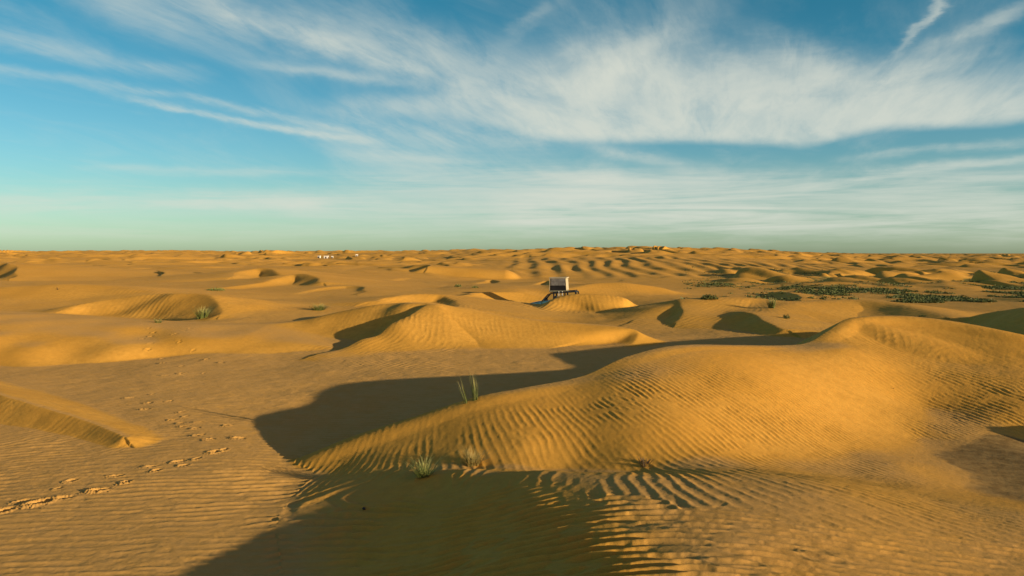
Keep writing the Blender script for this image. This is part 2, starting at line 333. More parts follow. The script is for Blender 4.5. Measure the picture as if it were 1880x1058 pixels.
# ------------------------------------------------------------------ surface character: ripples etc.
# px, py, depth, crest-line angle (0 = along X, 90 = along Y), wavelength, amplitude, rough, floor
ATTR = [
 (-100,1040,12.4,8,0.29,0.015,0.3,0,0),(150,1000,13.8,8,0.29,0.015,0.3,0,0),(350,980,14.4,10,0.29,0.016,0.2,0,0),(100,880,17.8,8,0.29,0.012,0.5,0,0),(300,880,17.8,18,0.29,0.018,0.1,0,0),(480,880,17.8,28,0.29,0.022,0,0,0),
 (100,830,20,35,0.29,0.016,0,0,0),(300,820,20.7,20,0.29,0.012,0,0,0),(420,830,20,-10,0.29,0.012,0,0,0),(540,845,19.2,-40,0.29,0.024,0,0,0),
 (80,740,26.8,-35,0.3,0.016,0,0,0),(250,740,26.8,-25,0.28,0.012,0,0,0),(400,760,25,-8,0.25,0.014,0,0,0),(450,740,26.8,-20,0.24,0.016,0,0,0),(200,690,32.7,-30,0.32,0.014,0,0,0),(450,690,32.7,-25,0.28,0.01,0,0,0),
 (100,640,38,40,0.3,0.001,0,0,0),(300,620,42,40,0.3,0.001,0,0,0),(500,620,42,40,0.3,0.001,0,0,0),(100,590,45,40,0.3,0.0015,0,0,0),
 (600,740,26,5,0.26,0.018,0,0,0),(600,800,21,5,0.26,0.018,0,0,0),(800,720,28,8,0.26,0.016,0,0,0),(1000,680,34,10,0.26,0.012,0,0,0),(720,780,22,8,0.26,0.02,0,0,0),
 (700,815,19.3,75,0.1596,0.00211,0.0,0,2),(640,850,18.6,60,0.168,0.00632,0.0,0,2),(560,850,18.9,10,0.29,0.024,0,0,0),
 (800,770,19.8,92,0.1596,0.00053,0.0,0,2),(960,725,20.6,95,0.1596,0.00053,0.0,0,2),(1080,705,21.6,105,0.1596,0.00085,0.0,0,2),
 (780,830,18.1,98,0.1596,0.00685,0.0,0,2),(900,800,18.4,98,0.1596,0.00738,0.0,0,2),(1000,770,19,102,0.1596,0.02023,0.0,0,2),(1070,800,18.1,102,0.1596,0.01755,0.0,0,2),(950,840,17.3,96,0.1596,0.00632,0.0,0,2),
 (1150,740,19.3,115,0.1596,0.02535,0.0,0,2),(1180,690,21.2,125,0.1512,0.01755,0.0,0,2),(1250,660,23,140,0.1428,0.00586,0.0,0,2),(1150,830,17,100,0.1428,0.00586,0.0,0,2),(1250,800,17.6,118,0.1428,0.0117,0.0,0,2),
 (1260,740,19.5,135,0.1512,0.02341,0.0,0,2),(1380,720,21.5,138,0.1512,0.01755,0.0,0,2),(1420,660,24.5,150,0.1344,0.00459,0.0,0,2),(1380,790,18.9,128,0.1512,0.02341,0.0,0,2),
 (1520,700,24,130,0.1428,0.00528,0.0,0,2),(1580,780,21.3,125,0.1428,0.00528,0.0,0,2),(1500,800,19.8,124,0.1512,0.01607,0.0,0,2),(1450,840,17.6,120,0.1596,0.00945,0.0,0,2),(1560,850,18,118,0.168,0.00945,0.0,0,2),
 (1640,840,20,124,0.162,0.00293,0.0,0,2),(1640,900,15,126,0.171,0.01015,0.0,0,2),(1780,960,13,140,0.26,0.00919,0.0,0,2),(1880,950,13.6,142,0.26,0.00816,0.0,0,2),
 (1620,630,30,122,0.198,0.01173,0.06,0,2),(1640,700,27.5,118,0.198,0.00977,0.06,0,2),(1690,610,31,110,0.225,0.00391,0.6,0,2),(1760,640,28.5,105,0.27,0.00489,0.72,0,2),(1860,660,27,105,0.27,0.00586,0.72,0,2),
 (1760,720,25.3,106,0.216,0.01877,0.3,0,2),(1850,740,24.2,98,0.216,0.02111,0.24,0,2),(1700,760,24,115,0.198,0.01172,0.12,0,2),(1740,785,22.5,95,0.18,0.01642,0.0,0,2),(1880,780,23,95,0.216,0.01642,0.12,0,2),
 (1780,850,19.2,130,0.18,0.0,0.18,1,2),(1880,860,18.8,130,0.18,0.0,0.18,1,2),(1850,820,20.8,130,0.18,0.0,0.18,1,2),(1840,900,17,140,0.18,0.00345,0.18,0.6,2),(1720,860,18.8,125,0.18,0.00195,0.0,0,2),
 (700,880,14.4,60,0.27,0.00913,0,0,3),(780,890,13.4,60,0.27,0.01824,0,0,3),(900,868,13.5,62,0.26,0.00918,0.0,0,2),(1000,872,12.9,66,0.26,0.0104,0.0,0,2),(1100,882,12.4,76,0.26,0.01102,0.0,0,2),(1200,890,12.2,88,0.26,0.01102,0.0,0,2),
 (1300,900,12,104,0.26,0.01598,0.0,0,2),(1400,915,12,118,0.26,0.01508,0.0,0,2),(1500,930,11.9,135,0.26,0.01243,0.0,0,2),(1350,960,10,158,0.27,0.02633,0.08,0,3),(1150,935,11,175,0.27,0.05477,0.1,0,3),
 (950,920,11.7,182,0.27,0.04563,0,0,3),(700,950,12.5,184,0.27,0.04563,0,0,3),(550,1000,12.4,186,0.27,0.04563,0.2,0,3),(1000,1000,9.7,176,0.27,0.05477,0.1,0,3),(1300,1030,8.5,170,0.27,0.03422,0.12,0,3),(800,1040,9.6,182,0.27,0.05477,0.2,0,3),
 (1550,1010,9.7,160,0.27,0.02633,0.16,0,3),(1800,1030,10,162,0.27,0.0237,0.12,0,3),(1100,1058,8.3,178,0.27,0.05477,0.3,0,3),
 (640,640,40,55,0.26,0.014,0,0,1),(700,625,41.5,70,0.26,0.017,0,0,1),(760,600,43.5,85,0.27,0.015,0,0,1),(860,600,44,100,0.28,0.012,0,0,1),(760,645,39,15,0.26,0.011,0,0,1),(900,645,40,5,0.26,0.006,0,0,0),
 (1000,610,44,110,0.28,0.003,0,0,1),(1100,615,43,110,0.28,0.002,0,0,1),(900,575,47,110,0.3,0.001,0,0,1),(1150,660,30,5,0.26,0.012,0,0,0),
 (1250,615,46,30,0.36,0.01,0,0,0),(1200,590,56,40,0.4,0.012,0,0,0),
 (200,570,54,92,0.34,0.0104,0,0,1),(280,570,54,92,0.34,0.0117,0,0,1),(340,560,56,70,0.34,0.0052,0.4,0,1),(380,575,53,60,0.3,0.0039,0.6,0,1),(200,555,57,90,0.34,0.0026,0,0,1),
 (60,545,68,88,0.42,0.018,0,0,1),(180,540,69,95,0.42,0.018,0,0,1),(260,535,71,100,0.42,0.012,0,0,1),(-50,545,68,85,0.42,0.016,0,0,1),
 (60,760,22.6,62,0.24,0.0016,0.5,0,1),(0,790,22,62,0.28,0.0016,0.5,0,1),(150,785,21.8,60,0.22,0.0016,0.5,0,1),(190,795,21.6,60,0.22,0.0016,0.5,0,1),(0,715,24.2,30,0.3,0.004,0,0,0),
 (1040,565,64.5,72,0.36,0.016,0,0,1),(1090,560,65,92,0.36,0.018,0,0,1),(1140,565,64.5,85,0.36,0.012,0.4,0,1),(1080,580,62.5,20,0.36,0.014,0,0,0),
 (540,518,94,80,0.5,0.014,0.2,0,1),(480,522,90,80,0.5,0.01,0,0,1),(920,545,74,75,0.4,0.012,0.5,0,1),(1150,528,87,85,0.5,0.012,0.2,0,1),(1550,570,63,100,0.4,0.006,0.4,0,1),
 (790,562,45.5,85,0.27,0.001,0,0,1),
 (850,570,46,95,0.28,0.001,0,0,1),
 (950,586,45.5,100,0.28,0.001,0,0,1),
 (1060,595,45,100,0.28,0.001,0,0,1),
 (1150,612,44,100,0.28,0.001,0,0,1),
 (700,610,42,80,0.27,0.004,0,0,1),
 (700,580,46,80,0.27,0.003,0,0,1),
 (600,590,45.5,80,0.27,0.002,0,0,1),
 (750,780,19.7,95,0.17,0.00051,0,0,2), (650,810,19.3,95,0.17,0.00051,0,0,2), (820,757,20,95,0.17,0.00051,0,0,2), (870,742,20.2,95,0.17,0.00051,0,0,2), (960,724,20.6,95,0.17,0.00051,0,0,2), (1070,702,21.6,95,0.17,0.0006,0,0,2), (1150,668,22.8,95,0.17,0.0006,0,0,2), (1240,645,24.4,95,0.17,0.0006,0,0,2), (1350,644,26,95,0.17,0.0006,0,0,2), (1480,640,29,95,0.17,0.0006,0,0,2),
 (1580,592,32,110,0.24,0.0012,0.15,0,2), (1650,588,32.3,110,0.24,0.0012,0.15,0,2), (1750,598,31.5,110,0.24,0.0012,0.15,0,2), (1880,624,30,110,0.24,0.0012,0.15,0,2),
 (1200,552,72,85,0.4,0.002,0,0,1), (1150,546,80,85,0.4,0.002,0,0,1), (1230,560,66,60,0.4,0.003,0,0,1),
]
def ground_z(x, y):
    return macro(np.array([x], float), np.array([y], float))[0]

def ground_hit(px, py, ymin=6., ymax=900.):
    """first point of the ground on the ray through a photo pixel"""
    Y = np.exp(np.linspace(math.log(ymin), math.log(ymax), 1500))
    v = (px - 940) / FPX; w = (529 - py) / FPX
    t = Y / (CP + w * SP)
    x = v * t; z = CH + t * (-SP + w * CP)
    g = macro(x, Y)
    k = np.where(g >= z)[0]
    k = k[0] if len(k) else len(Y) - 1
    return (float(x[k]), float(Y[k]), float(g[k]))
def place_attr(p):
    if not (-60 < p[0] < 1950): return at(p[0], p[1], p[2])
    h = ground_hit(p[0], p[1])
    return h if abs(h[1] - p[2]) < .3 * p[2] else at(p[0], p[1], p[2])
AT = np.array([place_attr(p) for p in ATTR])
ATu, ATv = uv(AT[:, 0], AT[:, 1])
AV = np.array([(math.cos(2 * math.radians(p[3])), math.sin(2 * math.radians(p[3])), math.log(p[4]), p[5], p[6], p[7]) for p in ATTR], F)

NTH = 16
def ridge_filter(theta, n0=90., dk=6., da=4.):
    def f(kx, ky):
        nx, ny = -math.sin(theta), math.cos(theta)       # wave vector: normal to the crest line
        a = kx * nx + ky * ny; b = -kx * ny + ky * nx
        ang = np.degrees(np.arctan2(b, a)); k = np.hypot(kx, ky)
        return np.exp(-((k - n0) / dk) ** 2 - (ang / da) ** 2)
    return f
RT = [Tile(768, ridge_filter(math.pi * i / NTH), 100 + i, True) for i in range(NTH)]

# near ripples: a phase field whose gradient follows the wanted directions (Poisson), one for
# the flats and one for the big dune; smooth complex noise gives forks and wobble
CLP = Tile(512, lambda kx, ky: np.exp(-((kx / 26) ** 2 + (ky / 26) ** 2)), 21, True)
PX0, PX1, PY0, PY1, PST = -30., 34., 4., 58., .16
def build_phase(sel):
    xs = np.arange(PX0, PX1, PST); ys = np.arange(PY0, PY1, PST)
    xx, yy = np.meshgrid(xs, ys, indexing='ij'); sh = xx.shape
    u, v = uv(xx.ravel(), yy.ravel())
    kx = np.empty(len(u)); ky = np.empty(len(u)); wt = np.empty(len(u))
    a = np.radians([ATTR[q][3] for q in sel]); lam = np.array([ATTR[q][4] for q in sel])
    vec = np.stack([-np.sin(a), np.cos(a), np.log(lam)], 1)
    for i in range(0, len(u), 60000):
        du = u[i:i + 60000, None] - ATu[sel]; dv = v[i:i + 60000, None] - ATv[sel]
        d2 = du * du + (dv * .8) ** 2; wt[i:i + 60000] = np.exp(-d2.min(1) / .006) + .01
        w = 1 / (d2 + .0008) ** 2; w /= w.sum(1)[:, None]
        V = w @ vec; m = np.hypot(V[:, 0], V[:, 1]) + 1e-6; k = 2 * math.pi / np.exp(V[:, 2])
        kx[i:i + 60000] = V[:, 0] / m * k; ky[i:i + 60000] = V[:, 1] / m * k
    kx = kx.reshape(sh); ky = ky.reshape(sh); nx, nyy = sh
    wt = wt.reshape(sh)
    gx_ = .5 * (kx[1:] + kx[:-1]) * PST; gy_ = .5 * (ky[:, 1:] + ky[:, :-1]) * PST
    wx_ = .5 * (wt[1:] + wt[:-1]); wy_ = .5 * (wt[:, 1:] + wt[:, :-1])
    def divg(a, b):
        d = np.zeros(sh); d[:-1] += a; d[1:] -= a; d[:, :-1] += b; d[:, 1:] -= b; return -d
    def A(p): return divg(wx_ * (p[1:] - p[:-1]), wy_ * (p[:, 1:] - p[:, :-1]))
    lx = 2 - 2 * np.cos(math.pi * np.arange(2 * nx) / nx); ly = 2 - 2 * np.cos(math.pi * np.arange(2 * nyy) / nyy)
    L = lx[:, None] + ly[None]; L[0, 0] = 1
    sq = 1 / np.sqrt(wt)
    def pre(r):
        r = r * sq
        E = np.block([[r, r[:, ::-1]], [r[::-1], r[::-1, ::-1]]])
        Fh = np.fft.rfft2(E) / L[:, :nyy + 1]; Fh[0, 0] = 0
        return np.fft.irfft2(Fh, s=E.shape)[:nx, :nyy] * sq
    p = np.zeros(sh); r = divg(wx_ * gx_, wy_ * gy_); zz = pre(r); dd = zz.copy(); rz = (r * zz).sum()
    for it in range(30):
        q = A(dd); al = rz / (dd * q).sum(); p += al * dd; r -= al * q
        zz = pre(r); rn = (r * zz).sum(); dd = zz + rn / rz * dd; rz = rn
    gm_ = np.hypot(p[1:, :-1] - p[:-1, :-1], p[:-1, 1:] - p[:-1, :-1]); km = np.hypot(kx, ky)[:-1, :-1] * PST; ww = (wt ** 2)[:-1, :-1]
    print('phase', len(sel), (gm_ * ww).sum() / (km * ww).sum())
    return p
GRP = np.array([p[8] for p in ATTR])
PHS = [build_phase(np.where(GRP == g)[0]) for g in range(4)]
def phase_at(PH, x, y):
    a = (x - PX0) / PST; b = (y - PY0) / PST
    i = np.clip(np.floor(a).astype(int), 0, PH.shape[0] - 2); j = np.clip(np.floor(b).astype(int), 0, PH.shape[1] - 2)
    fx = a - i; fy = b - j
    # cubic (smoothstep-free Catmull) is not needed: the potential is smooth on this grid
    return (PH[i, j] * (1 - fx) + PH[i + 1, j] * fx) * (1 - fy) + (PH[i, j + 1] * (1 - fx) + PH[i + 1, j + 1] * fx) * fy

def surface(x, y):
    """ripple height and floor mask for near points"""
    n = len(x); rip = np.zeros(n, F); floor = np.zeros(n, F)
    for i in range(0, n, 60000):
        xs = x[i:i + 60000]; ys = y[i:i + 60000]
        u, v = uv(xs, ys)
        du = u[:, None] - ATu; dv = v[:, None] - ATv
        d2 = (du * du + (dv * .8) ** 2).astype(F)
        w = 1 / (d2 + .0006) ** 2.2
        onS = on_big[i:i + 60000]
        isS = (GRP >= 2).astype(F)
        w = w * (.02 + np.where(isS[None] > 0, onS[:, None], 1 - onS[:, None]))
        w /= w.sum(1)[:, None]
        V = w @ AV
        th = .5 * np.arctan2(V[:, 1], V[:, 0]) % math.pi
        lam = np.exp(V[:, 2]); amp = V[:, 3]; rough = V[:, 4]
        fade = (1 - sstep(95, 125, ys)) * (1 - .45 * sstep(64, 78, ys))
        cs = .062 * np.maximum(ys, 10) ** .0 * 90
        c = .72 * CLP(xs / 26., ys / 26.) + .22 * CLP(xs / 12. + .3, ys / 12. + .7)
        sh = np.stack([w[:, GRP == g].sum(1) for g in range(4)], 1) ** 3
        sh[:, :2] *= (onS < .5)[:, None]; sh[:, 2:] *= (onS >= .5)[:, None]
        sh /= sh.sum(1)[:, None] + 1e-12
        z = np.zeros(len(xs), np.complex64)
        for g in range(4):
            z += sh[:, g] * np.exp(1j * phase_at(PHS[g], xs, ys))
        z *= (1 + c) * np.exp(1.3j * FB(xs / 26 + .2, ys / 26))
        fz = sstep(50, 54, ys)
        m = np.where(fz > 0)[0]
        if len(m):
            tz = np.zeros(len(m), np.complex64); th_ = th[m]
            fi = (th_ / math.pi * NTH) % NTH; i0 = np.floor(fi + .5).astype(int) % NTH
            for a in range(NTH):
                q = np.where(i0 == a)[0]
                if len(q): tz[q] = RT[a](xs[m[q]] / (90 * .40), ys[m[q]] / (90 * .40))
            z[m] = z[m] * (1 - fz[m]) + tz * fz[m]
        ab = np.abs(z); ph = np.angle(z)
        pr = np.cos(ph + .45 * np.sin(ph))
        a2 = sstep(.05, .6, ab) * (.75 + .25 * sstep(.4, 1.4, ab))
        patch = .8 + .3 * np.clip(FB(xs / 20 + .4, ys / 20), -1.5, 1.5)
        r = amp * np.clip(patch, .3, 1.3) * a2 * pr * fade * sstep(5, 7, ys) * .72
        ca, sa = np.cos(th), np.sin(th)
        al = xs * ca + ys * sa; ac = -xs * sa + ys * ca
        r = r + rough * fade * np.clip(amp / .008, .15, 1) * (.006 * FB(xs / 5, ys / 5) + .006 * FB(ac / 4, al / 16))
        r = r + fade * .0016 * FB(xs / 1.7 + .3, ys / 1.7) * sstep(4, 7, ys)
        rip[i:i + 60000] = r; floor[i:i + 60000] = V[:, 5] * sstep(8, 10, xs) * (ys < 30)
    return rip, floor

def footprints(x, y, H):
    for k, (px, py, ln, hd, dp) in enumerate(FEET):
        ln *= .80; dp *= .85
        # find the ground along the ray by marching
        w = (529 - py) / FPX
        cx, cy, cz = FOOT_AT[k]
        m = np.where((abs(x - cx) < 1.2) & (abs(y - cy) < 1.2))[0]
        if not len(m): continue
        rr = np.random.RandomState(k)
        ang = math.radians(hd + rr.uniform(20, 70)); ca, sa = math.cos(ang), math.sin(ang)
        dx = x[m] - cx; dy = y[m] - cy
        a = (dx * ca + dy * sa) / (ln * .5); b = (-dx * sa + dy * ca) / (ln * .26)
        q = np.sqrt(a * a + b * b) * (1 + .12 * NB(x[m] / 1.1 + k * .1, y[m] / 1.1))
        dent = -dp * (1 - sstep(.55, 1.05, q))
        rim = dp * .55 * np.exp(-((q - 1.25) / .28) ** 2) * (.7 + .5 * np.clip(-a, -1, 1))
        soft = 1 - .85 * np.exp(-(q / 1.5) ** 4)
        H[m] += (dent + rim).astype(F)
    return H

FOOT_AT = [ground_hit(f[0], f[1]) for f in FEET]

# ------------------------------------------------------------------ the ground mesh
def axis_u():
    core = np.linspace(-.735, .735, int(1320 * Q))
    st = core[1] - core[0]; o = []; c = .735
    while c < 14:
        st *= 1.16; c += st; o.append(c)
    return np.concatenate([-np.array(o)[::-1], core, o])
def axis_y():
    ys = list(np.linspace(-70, 3, 50)); Y = 3.; st = .12
    while Y < 7000:
        if Y < 7.6: d = .05
        elif Y < 62: d = .00185 * Y
        elif Y < 140: d = .0030 * Y
        elif Y < 700: d = .0036 * Y
        elif Y < 1600: d = .009 * Y
        else: d = .03 * Y
        Y += d / Q; ys.append(Y)
    return np.array(ys)
U, YY = axis_u(), axis_y()
nu, ny = len(U), len(YY)
gy = np.repeat(YY, nu); gx = (np.sqrt(np.maximum(YY, 0) ** 2 + 36)[:, None] * U[None]).ravel()
gz, big = macro(gx, gy, True)
_z = gz.reshape(ny, nu); _w = np.sqrt(np.maximum(YY, 0) ** 2 + 36); _dw = np.maximum(YY, 0) / _w
zx = np.gradient(_z, U, axis=1) / _w[:, None]; zy = np.gradient(_z, YY, axis=0) - zx * U[None] * _dw[:, None]
slope = np.hypot(zx, zy).ravel()
coarse = (1 - sstep(.06, .20, slope)) * (1 - .8 * sstep(40, 58, gy)) * (1 - sstep(90, 140, gy))
near = np.where((gy > 3) & (gy < 130) & (abs(gx / np.sqrt(gy * gy + 36)) < .95))[0]
on_big = big[near]
rip, flo = surface(gx[near], gy[near])
floor_mask = np.zeros(len(gx), F); floor_mask[near] = flo
ripv = np.zeros(len(gx), F); ripv[near] = rip
gz[near] += rip
gz = footprints(gx, gy, gz)

def grid_mesh(name, x, y, z, nu, ny):
    me = bpy.data.meshes.new(name)
    co = np.stack([x, y, z], 1).astype(F).ravel()
    me.vertices.add(len(x)); me.vertices.foreach_set('co', co)
    i = np.arange(ny - 1)[:, None] * nu + np.arange(nu - 1)[None]
    q = np.stack([i, i + 1, i + nu + 1, i + nu], -1).reshape(-1, 4).astype(np.int32)
    nq = len(q)
    me.loops.add(nq * 4); me.loops.foreach_set('vertex_index', q.ravel())
    me.polygons.add(nq)
    me.polygons.foreach_set('loop_start', np.arange(0, nq * 4, 4, dtype=np.int32))
    me.polygons.foreach_set('use_smooth', np.ones(nq, bool))
    me.update(calc_edges=True)
    return me
gm = grid_mesh('sand', gx, gy, gz, nu, ny)
# ground kinds: gravel floor, vegetated basin
pxv = 940 + FPX * gx / np.maximum(gy, 1)
basin = sstep(1260, 1420, pxv) * sstep(84, 100, gy) * (1 - sstep(185, 215, gy)) 
_b = np.where(basin > 0)[0]
cover = np.zeros(len(gx), F)
def cover_density(x, y, hgt):
    n = .35 + .8 * FB(x / 60, y / 110) + .6 * NB(x / 130, y / 260)
    return sstep(.25, 1.0, n) * (1 - sstep(.22, .6, hgt))
def basin_rel(x, y, z):
    u, v = uv(x, y); return z - TN(u * 1.6, v)
cover[_b] = basin[_b] * cover_density(gx[_b], gy[_b], basin_rel(gx[_b], gy[_b], gz[_b]))
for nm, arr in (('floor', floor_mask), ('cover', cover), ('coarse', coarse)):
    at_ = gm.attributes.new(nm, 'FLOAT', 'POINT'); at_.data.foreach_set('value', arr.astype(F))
ground = bpy.data.objects.new('sand', gm); COL.objects.link(ground); ground['kind'] = 'structure'
print('ground', nu, ny, nu * ny)

# ------------------------------------------------------------------ node helpers
def new_mat(name):
    m = bpy.data.materials.new(name); m.use_nodes = True
    nt = m.node_tree; b = nt.nodes['Principled BSDF']
    return m, nt, b
def N_(nt, kind, **kw):
    n = nt.nodes.new(kind)
    for k, v in kw.items():
        if k in n.inputs: n.inputs[k].default_value = v
        else: setattr(n, k, v)
    return n
def link(nt, a, b): nt.links.new(a, b)
def mixc(nt, fac, a, b):
    n = nt.nodes.new('ShaderNodeMix'); n.data_type = 'RGBA'
    for s, v in ((n.inputs[0], fac), (n.inputs[6], a), (n.inputs[7], b)):
        if hasattr(v, 'is_output'): nt.links.new(v, s)
        elif s.type == 'RGBA': s.default_value = (*v, 1) if len(v) == 3 else v
        else: s.default_value = v
    return n.outputs[2]
def ramp(nt, src, a, b):
    n = nt.nodes.new('ShaderNodeMapRange'); n.interpolation_type = 'SMOOTHSTEP'
    n.inputs[1].default_value = a; n.inputs[2].default_value = b
    nt.links.new(src, n.inputs[0]); return n.outputs[0]
def simple(name, col, rough=.6, metal=0., var=.12, scale=8., spec=.3, bump=0.):
    m, nt, b = new_mat(name)
    tc = N_(nt, 'ShaderNodeTexCoord'); nz = N_(nt, 'ShaderNodeTexNoise', Scale=scale, Detail=5.)
    link(nt, tc.outputs['Object'], nz.inputs['Vector'])
    c = mixc(nt, ramp(nt, nz.outputs['Fac'], .3, .7), tuple(v * (1 - var) for v in col), tuple(min(1, v * (1 + var)) for v in col))
    link(nt, c, b.inputs['Base Color'])
    b.inputs['Roughness'].default_value = rough; b.inputs['Metallic'].default_value = metal
    b.inputs['Specular IOR Level'].default_value = spec
    if bump:
        bp = N_(nt, 'ShaderNodeBump', Strength=bump, Distance=.01); link(nt, nz.outputs['Fac'], bp.inputs['Height']); link(nt, bp.outputs[0], b.inputs['Normal'])
    return m

# sand
sand_m, nt, b = new_mat('sand')
geo = N_(nt, 'ShaderNodeNewGeometry')
n1 = N_(nt, 'ShaderNodeTexNoise', Scale=.22, Detail=6.); link(nt, geo.outputs['Position'], n1.inputs['Vector'])
n2 = N_(nt, 'ShaderNodeTexNoise', Scale=3.1, Detail=8., Roughness=.65); link(nt, geo.outputs['Position'], n2.inputs['Vector'])
n3 = N_(nt, 'ShaderNodeTexNoise', Scale=70., Detail=4., Roughness=.7); link(nt, geo.outputs['Position'], n3.inputs['Vector'])
c = mixc(nt, ramp(nt, n1.outputs['Fac'], .35, .65), (.62, .312, .045), (.68, .355, .062))
c = mixc(nt, ramp(nt, n2.outputs['Fac'], .3, .75), c, (.56, .285, .046))
co = N_(nt, 'ShaderNodeAttribute', attribute_name='coarse'); cmu = N_(nt, 'ShaderNodeMath', operation='MULTIPLY'); link(nt, co.outputs['Fac'], cmu.inputs[0]); cmu.inputs[1].default_value = .75
c = mixc(nt, cmu.outputs[0], c, mixc(nt, ramp(nt, n2.outputs['Fac'], .3, .7), (.50, .285, .085), (.57, .33, .11)))
dk = N_(nt, 'ShaderNodeMix', data_type='RGBA', blend_type='MULTIPLY'); dk.inputs[0].default_value = 1
g = mixc(nt, ramp(nt, n3.outputs['Fac'], .25, .75), (.80, .80, .80), (1.08, 1.08, 1.08))
link(nt, c, dk.inputs[6]); link(nt, g, dk.inputs[7]); c = dk.outputs[2]
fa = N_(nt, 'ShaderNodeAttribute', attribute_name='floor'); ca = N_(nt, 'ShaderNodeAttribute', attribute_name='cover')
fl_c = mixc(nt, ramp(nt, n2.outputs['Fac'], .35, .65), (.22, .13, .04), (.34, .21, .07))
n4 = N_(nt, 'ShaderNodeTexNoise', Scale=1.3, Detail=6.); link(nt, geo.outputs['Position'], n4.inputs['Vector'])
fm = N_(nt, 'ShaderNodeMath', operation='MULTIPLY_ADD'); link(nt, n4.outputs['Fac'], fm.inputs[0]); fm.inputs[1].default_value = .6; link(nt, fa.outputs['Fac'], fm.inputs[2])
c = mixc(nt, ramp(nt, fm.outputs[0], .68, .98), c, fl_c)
cv_c = mixc(nt, ramp(nt, n2.outputs['Fac'], .35, .65), (.115, .115, .032), (.20, .17, .052))
cm = N_(nt, 'ShaderNodeMath', operation='MULTIPLY'); link(nt, ca.outputs['Fac'], cm.inputs[0]); cm.inputs[1].default_value = .95
c = mixc(nt, cm.outputs[0], c, cv_c)
link(nt, c, b.inputs['Base Color']); b.inputs['Roughness'].default_value = .95; b.inputs['Specular IOR Level'].default_value = .1; b.inputs['Diffuse Roughness'].default_value = .12
bp = N_(nt, 'ShaderNodeBump', Strength=.35, Distance=.012); link(nt, n3.outputs['Fac'], bp.inputs['Height']); link(nt, bp.outputs[0], b.inputs['Normal'])
gm.materials.append(sand_m)

# ------------------------------------------------------------------ sky and sun
w = bpy.data.worlds.new('World'); scene.world = w; w.use_nodes = True
w.cycles.sampling_method = 'MANUAL'; w.cycles.sample_map_resolution = 256
nt = w.node_tree; bg = nt.nodes['Background']
sky = N_(nt, 'ShaderNodeTexSky', sky_type='NISHITA'); sky.sun_disc = False
sky.sun_elevation = SUN_EL; sky.sun_rotation = math.atan2(SUN.x, SUN.y)
sky.altitude = 200; sky.air_density = 1.0; sky.dust_density = .6; sky.ozone_density = 2.0
bg.inputs[1].default_value = .088
def M(op, a, b=None, c=None, clamp=False):
    n = nt.nodes.new('ShaderNodeMath'); n.operation = op; n.use_clamp = clamp
    for k, v in enumerate((a, b, c)):
        if v is None: continue
        if hasattr(v, 'is_output'): nt.links.new(v, n.inputs[k])
        else: n.inputs[k].default_value = v
    return n.outputs[0]
def SS(x, a, b):
    n = nt.nodes.new('ShaderNodeMapRange'); n.interpolation_type = 'SMOOTHSTEP'
    for k, v in enumerate((x, a, b)):
        if hasattr(v, 'is_output'): nt.links.new(v, n.inputs[k])
        else: n.inputs[k].default_value = v
    return n.outputs[0]
def XYZ(x, y, z):
    n = nt.nodes.new('ShaderNodeCombineXYZ')
    for k, v in enumerate((x, y, z)):
        if hasattr(v, 'is_output'): nt.links.new(v, n.inputs[k])
        else: n.inputs[k].default_value = v
    return n.outputs[0]
def noise(vec, scale, detail, rough=.55, dist=0.):
    n = N_(nt, 'ShaderNodeTexNoise', Scale=scale, Detail=detail, Roughness=rough, Distortion=dist)
    nt.links.new(vec, n.inputs['Vector']); return n
tcw = N_(nt, 'ShaderNodeTexCoord'); sep = N_(nt, 'ShaderNodeSeparateXYZ'); link(nt, tcw.outputs['Generated'], sep.inputs[0])
dx, dy, dz = sep.outputs
az0 = M('ARCTAN2', dx, dy); el0 = M('ARCSINE', dz)
# high thin cloud lies on a plane overhead: streaks converge towards the horizon
den = M('MAXIMUM', M('ADD', dz, .11), .04)
qx = M('DIVIDE', dx, den); qy = M('DIVIDE', dy, den)
th0 = math.radians(16); al = M('ADD', M('MULTIPLY', qx, math.sin(th0)), M('MULTIPLY', qy, math.cos(th0)))
ac = M('SUBTRACT', M('MULTIPLY', qx, math.cos(th0)), M('MULTIPLY', qy, math.sin(th0)))
wv = noise(XYZ(M('MULTIPLY', az0, 5.), M('MULTIPLY', el0, 14.), 0.), 1., 4., .6)
wsep = N_(nt, 'ShaderNodeSeparateColor'); link(nt, wv.outputs['Color'], wsep.inputs[0])
wv2 = noise(XYZ(M('MULTIPLY', az0, 16.), M('MULTIPLY', el0, 40.), 3.), 1., 5., .65)
wsep2 = N_(nt, 'ShaderNodeSeparateColor'); link(nt, wv2.outputs['Color'], wsep2.inputs[0])
az = M('ADD', M('ADD', az0, M('MULTIPLY', M('SUBTRACT', wsep.outputs[0], .5), .07)), M('MULTIPLY', M('SUBTRACT', wsep2.outputs[0], .5), .04))
el = M('ADD', M('ADD', el0, M('MULTIPLY', M('SUBTRACT', wsep.outputs[1], .5), .018)), M('MULTIPLY', M('SUBTRACT', wsep2.outputs[1], .5), .014))
def AE(px, py):
    a = math.atan((px - 940) / FPX); return a, math.atan((465 - py) / FPX * math.cos(a))
